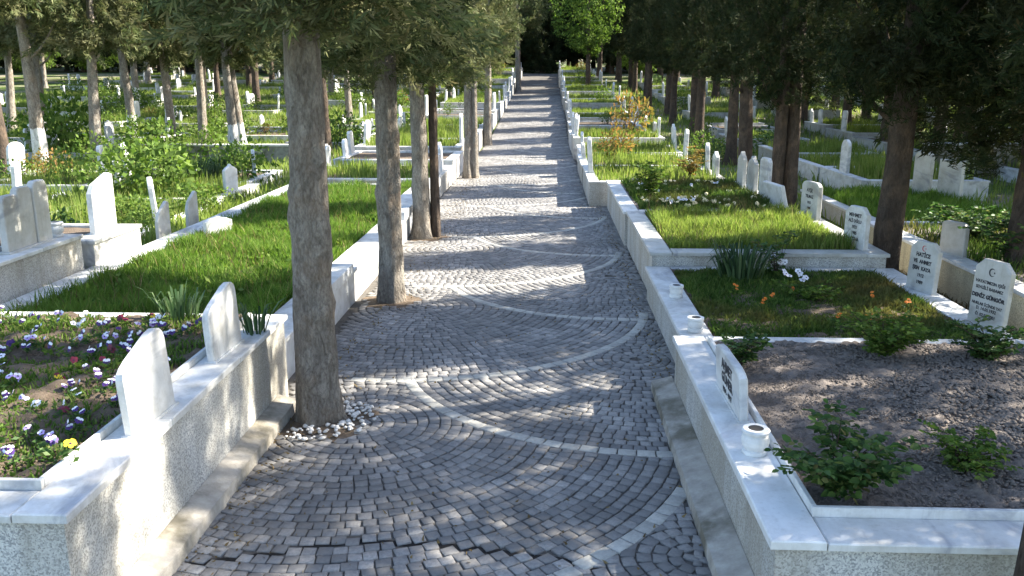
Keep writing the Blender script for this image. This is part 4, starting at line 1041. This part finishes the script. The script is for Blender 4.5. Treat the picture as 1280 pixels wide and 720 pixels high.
while len(placed) < 150 and tries < 4000:
    tries += 1
    x, y = rnd.uniform(-5.0, -2.75), rnd.uniform(4.25, 7.4)
    if any((x - a_) ** 2 + (y - b_) ** 2 < .014 for a_, b_ in placed): continue
    placed.append((x, y)); fi = rnd.choices(range(7), (40, 16, 1, 2, 18, 10, 14))[0]
    pansy(x, y, .805, fi, rnd.choice((1, 1, 2, 2, 3, 4)), rnd.uniform(.62, .88), names_f[fi] + ' pansy planted in the near left grave', 'pansies of the near left grave')
x, y = at(75, 580, .8); pansy(x, y, .81, 2, 1, 1.1, 'bright yellow pansy nearest the front edge of the left grave', 'pansies of the near left grave')
tag(link('leaf_litter', blades(0, rect_pts(11000, -5.05, -2.7, 4.2, 7.45, 620, .5, 2.2), .80, .02, .07, .014, M['bush'], 620, 1.0)), 'small weeds and leaves between the pansies', 'weeds', kind='stuff')
# pale flowers in the grave behind the sunlit grass
for i in range(56):
    x = rnd.uniform(1.75, 4.0); y = rnd.uniform(15.55, 16.6) if i < 38 else rnd.uniform(16.6, 19.5)
    fi = rnd.choices((6, 7), (2, 6))[0]
    if len(FL) < 8: FL.append(flower_mesh(8, 'petal_cream', 'petal_cream'))
    pansy(x, y, .60, fi, 2, 1.0, 'pale flowering plant in the bed behind the sunlit grass', 'pale flowers behind the sunlit grass')
# marigolds and white blooms of the ground cover grave
FO = flower_mesh(9, 'petal_orange', 'petal_orange', .016); FW = flower_mesh(10, 'petal_white', 'petal_white', .03)
for i, (px_, py_, kind_) in enumerate(((920, 362, 0), (957, 380, 0), (990, 365, 0), (1046, 398, 0), (1090, 372, 0), (1140, 380, 0), (968, 372, 0), (998, 355, 1), (1002, 362, 1), (985, 356, 1), (978, 340, 1), (964, 335, 1), (940, 310, 1), (1085, 400, 0))):
    x, y = at(px_, py_, .5); o = empty('marigold' if kind_ == 0 else 'white_flower', (x, y, .42), ('orange marigold' if kind_ == 0 else 'white bloom') + ' in the ground cover grave at right', 'flower', 'orange marigolds of the right grave' if kind_ == 0 else 'white blooms by the iris clump')
    link('leaves', RO[i % 4], o)
    for q in range(3): link('flower', FO if kind_ == 0 else FW, o, (rnd.uniform(-.05, .05), rnd.uniform(-.05, .05), .09 + .02 * q + (.1 if kind_ else 0)), (R(rnd.uniform(20, 70)), 0, rnd.uniform(-1, 1)))

# soil clods on the bare grave
def pebbles(n, xy, z, smin, smax, mat, seed, flat_=.65):
    r_ = np.random.default_rng(seed); n = len(xy)
    ico = np.array([(0, 0, 1), (.9, 0, .35), (.28, .85, .35), (-.72, .53, .35), (-.72, -.53, .35), (.28, -.85, .35), (.72, .53, -.35), (-.28, .85, -.35), (-.9, 0, -.35), (-.28, -.85, -.35), (.72, -.53, -.35), (0, 0, -1)])
    fc = [(0, i, i % 5 + 1) for i in range(1, 6)] + [(11, 6 + (i + 1) % 5, 6 + i) for i in range(5)] + [(1, 6, 2), (2, 7, 3), (3, 8, 4), (4, 9, 5), (5, 10, 1), (6, 7, 2), (7, 8, 3), (8, 9, 4), (9, 10, 5), (10, 6, 1)]
    s = r_.uniform(smin, smax, (n, 1, 1)); V = ico[None] * (1 + r_.uniform(-.25, .25, (n, 12, 1))); V = V * s * np.concatenate([r_.uniform(.7, 1.3, (n, 1, 2)), np.full((n, 1, 1), flat_)], 2)
    an = r_.uniform(0, 6.28, n); c, s_ = np.cos(an)[:, None], np.sin(an)[:, None]
    X = V[:, :, 0] * c - V[:, :, 1] * s_; Y = V[:, :, 0] * s_ + V[:, :, 1] * c
    zz = z if np.ndim(z) else np.full(n, z)
    return np_mesh2('pebbles', np.stack([X + xy[:, 0:1], Y + xy[:, 1:2], V[:, :, 2] + zz[:, None]], 2), fc, mat)
o = tag(link('soil_clods', pebbles(0, rect_pts(11000, 1.5, 4.15, 4.5, 7.6, 631), .588, .006, .022, M['soil'], 631)), 'loose clods on the bare soil grave', 'soil', kind='stuff')
o = tag(link('soil_clods', pebbles(0, rect_pts(3000, -5.0, -2.68, 4.2, 7.4, 632), .80, .005, .016, M['soil_brown'], 632)), 'crumbs of earth between the pansies', 'soil', kind='stuff')
# pebbles in the pit of the nearest tree, earth in the others
for (cx, cy, r_o, lab) in ((-1.95, 7.08, .46, 'nearest'), (-2.03, 11.2, .40, 'second'), (-2.22, 15.85, .42, 'third')):
    mb = MB(); mb.v.append((cx, cy, .03))
    for q in range(28):
        t = 2 * math.pi * q / 28; rr = r_o * (1 + .2 * math.sin(5 * t)) * rnd.uniform(.9, 1.1)
        mb.v.append((max(cx + rr * math.cos(t), -2.2 if cy < 10 else -2.45), cy + rr * math.sin(t), .012))
    for q in range(28): mb.f.append((0, 1 + q, 1 + (q + 1) % 28))
    tag(mb.build('tree_pit_soil', M['soil_brown']), kind='structure')
an = rng.uniform(R(-120), R(70), 110); q = rng.uniform(.22, .5, 110); xy = np.stack([-1.95 + q * np.cos(an), 7.08 + q * np.sin(an)], 1)
tag(link('white_pebbles', pebbles(0, xy, .035, .012, .032, M['pebble'], 633)), 'white pebbles heaped round the foot of the nearest trunk', 'pebbles', kind='stuff')
# fallen bits on the path
p = np.stack([rng.uniform(-2.2, 1.3, 2600), 4 + 22 * rng.random(2600) ** 1.5], 1); side_ = rng.random(2600) < .7; p[side_, 0] = np.where(rng.random(side_.sum()) < .6, -2.2 + np.abs(rng.normal(0, .25, side_.sum())), 1.25 - np.abs(rng.normal(0, .12, side_.sum())))
tag(link('fallen_needles', blades(0, p, .018, .004, .02, .02, M['straw'], 634, 2.5)), 'fallen cypress bits scattered over the paving', 'litter', kind='stuff')

# ------------------------------------------------------------------ walls and walks of the far ground
def wall_thing(label, x0, x1, y0, y1, h, mat, cap):
    b = gz((y0 + y1) / 2); g = empty('boundary_wall', ((x0 + x1) / 2, (y0 + y1) / 2, b), label, 'wall')
    MB().box(x0, x1, y0, y1, b - .2, b + h).build('wall_body', mat, g)
    n = max(1, int((x1 - x0) / 1.6)); L = (x1 - x0) / n
    for i in range(n): MB().cbox(x0 + i * L + .004, x0 + (i + 1) * L - .004, y0 - .05, y1 + .05, b + h, b + h + .06, .008).build('coping', cap, g)
wall_thing('dark weathered wall with a pale coping across the far right', 8.6, 12.6, 28.6, 28.9, .85, M['wall_dark'], M['marble_old_shaded']) if False else None
wall_thing('dark weathered wall with a pale coping across the far right', 11.0, 30.0, 26.2, 26.5, .95, M['wall_dark'], M['marble'])
wall_thing('brown low wall behind the path side trunks at left', -15.6, -7.6, 30.2, 30.5, .55, M['wall_dark'], M['concrete'])
sp_ = MB().box(-34, -12.5, 25.4, 27.6, -.02, .02).build('side_path', M['concrete']); tag(sp_, kind='structure')
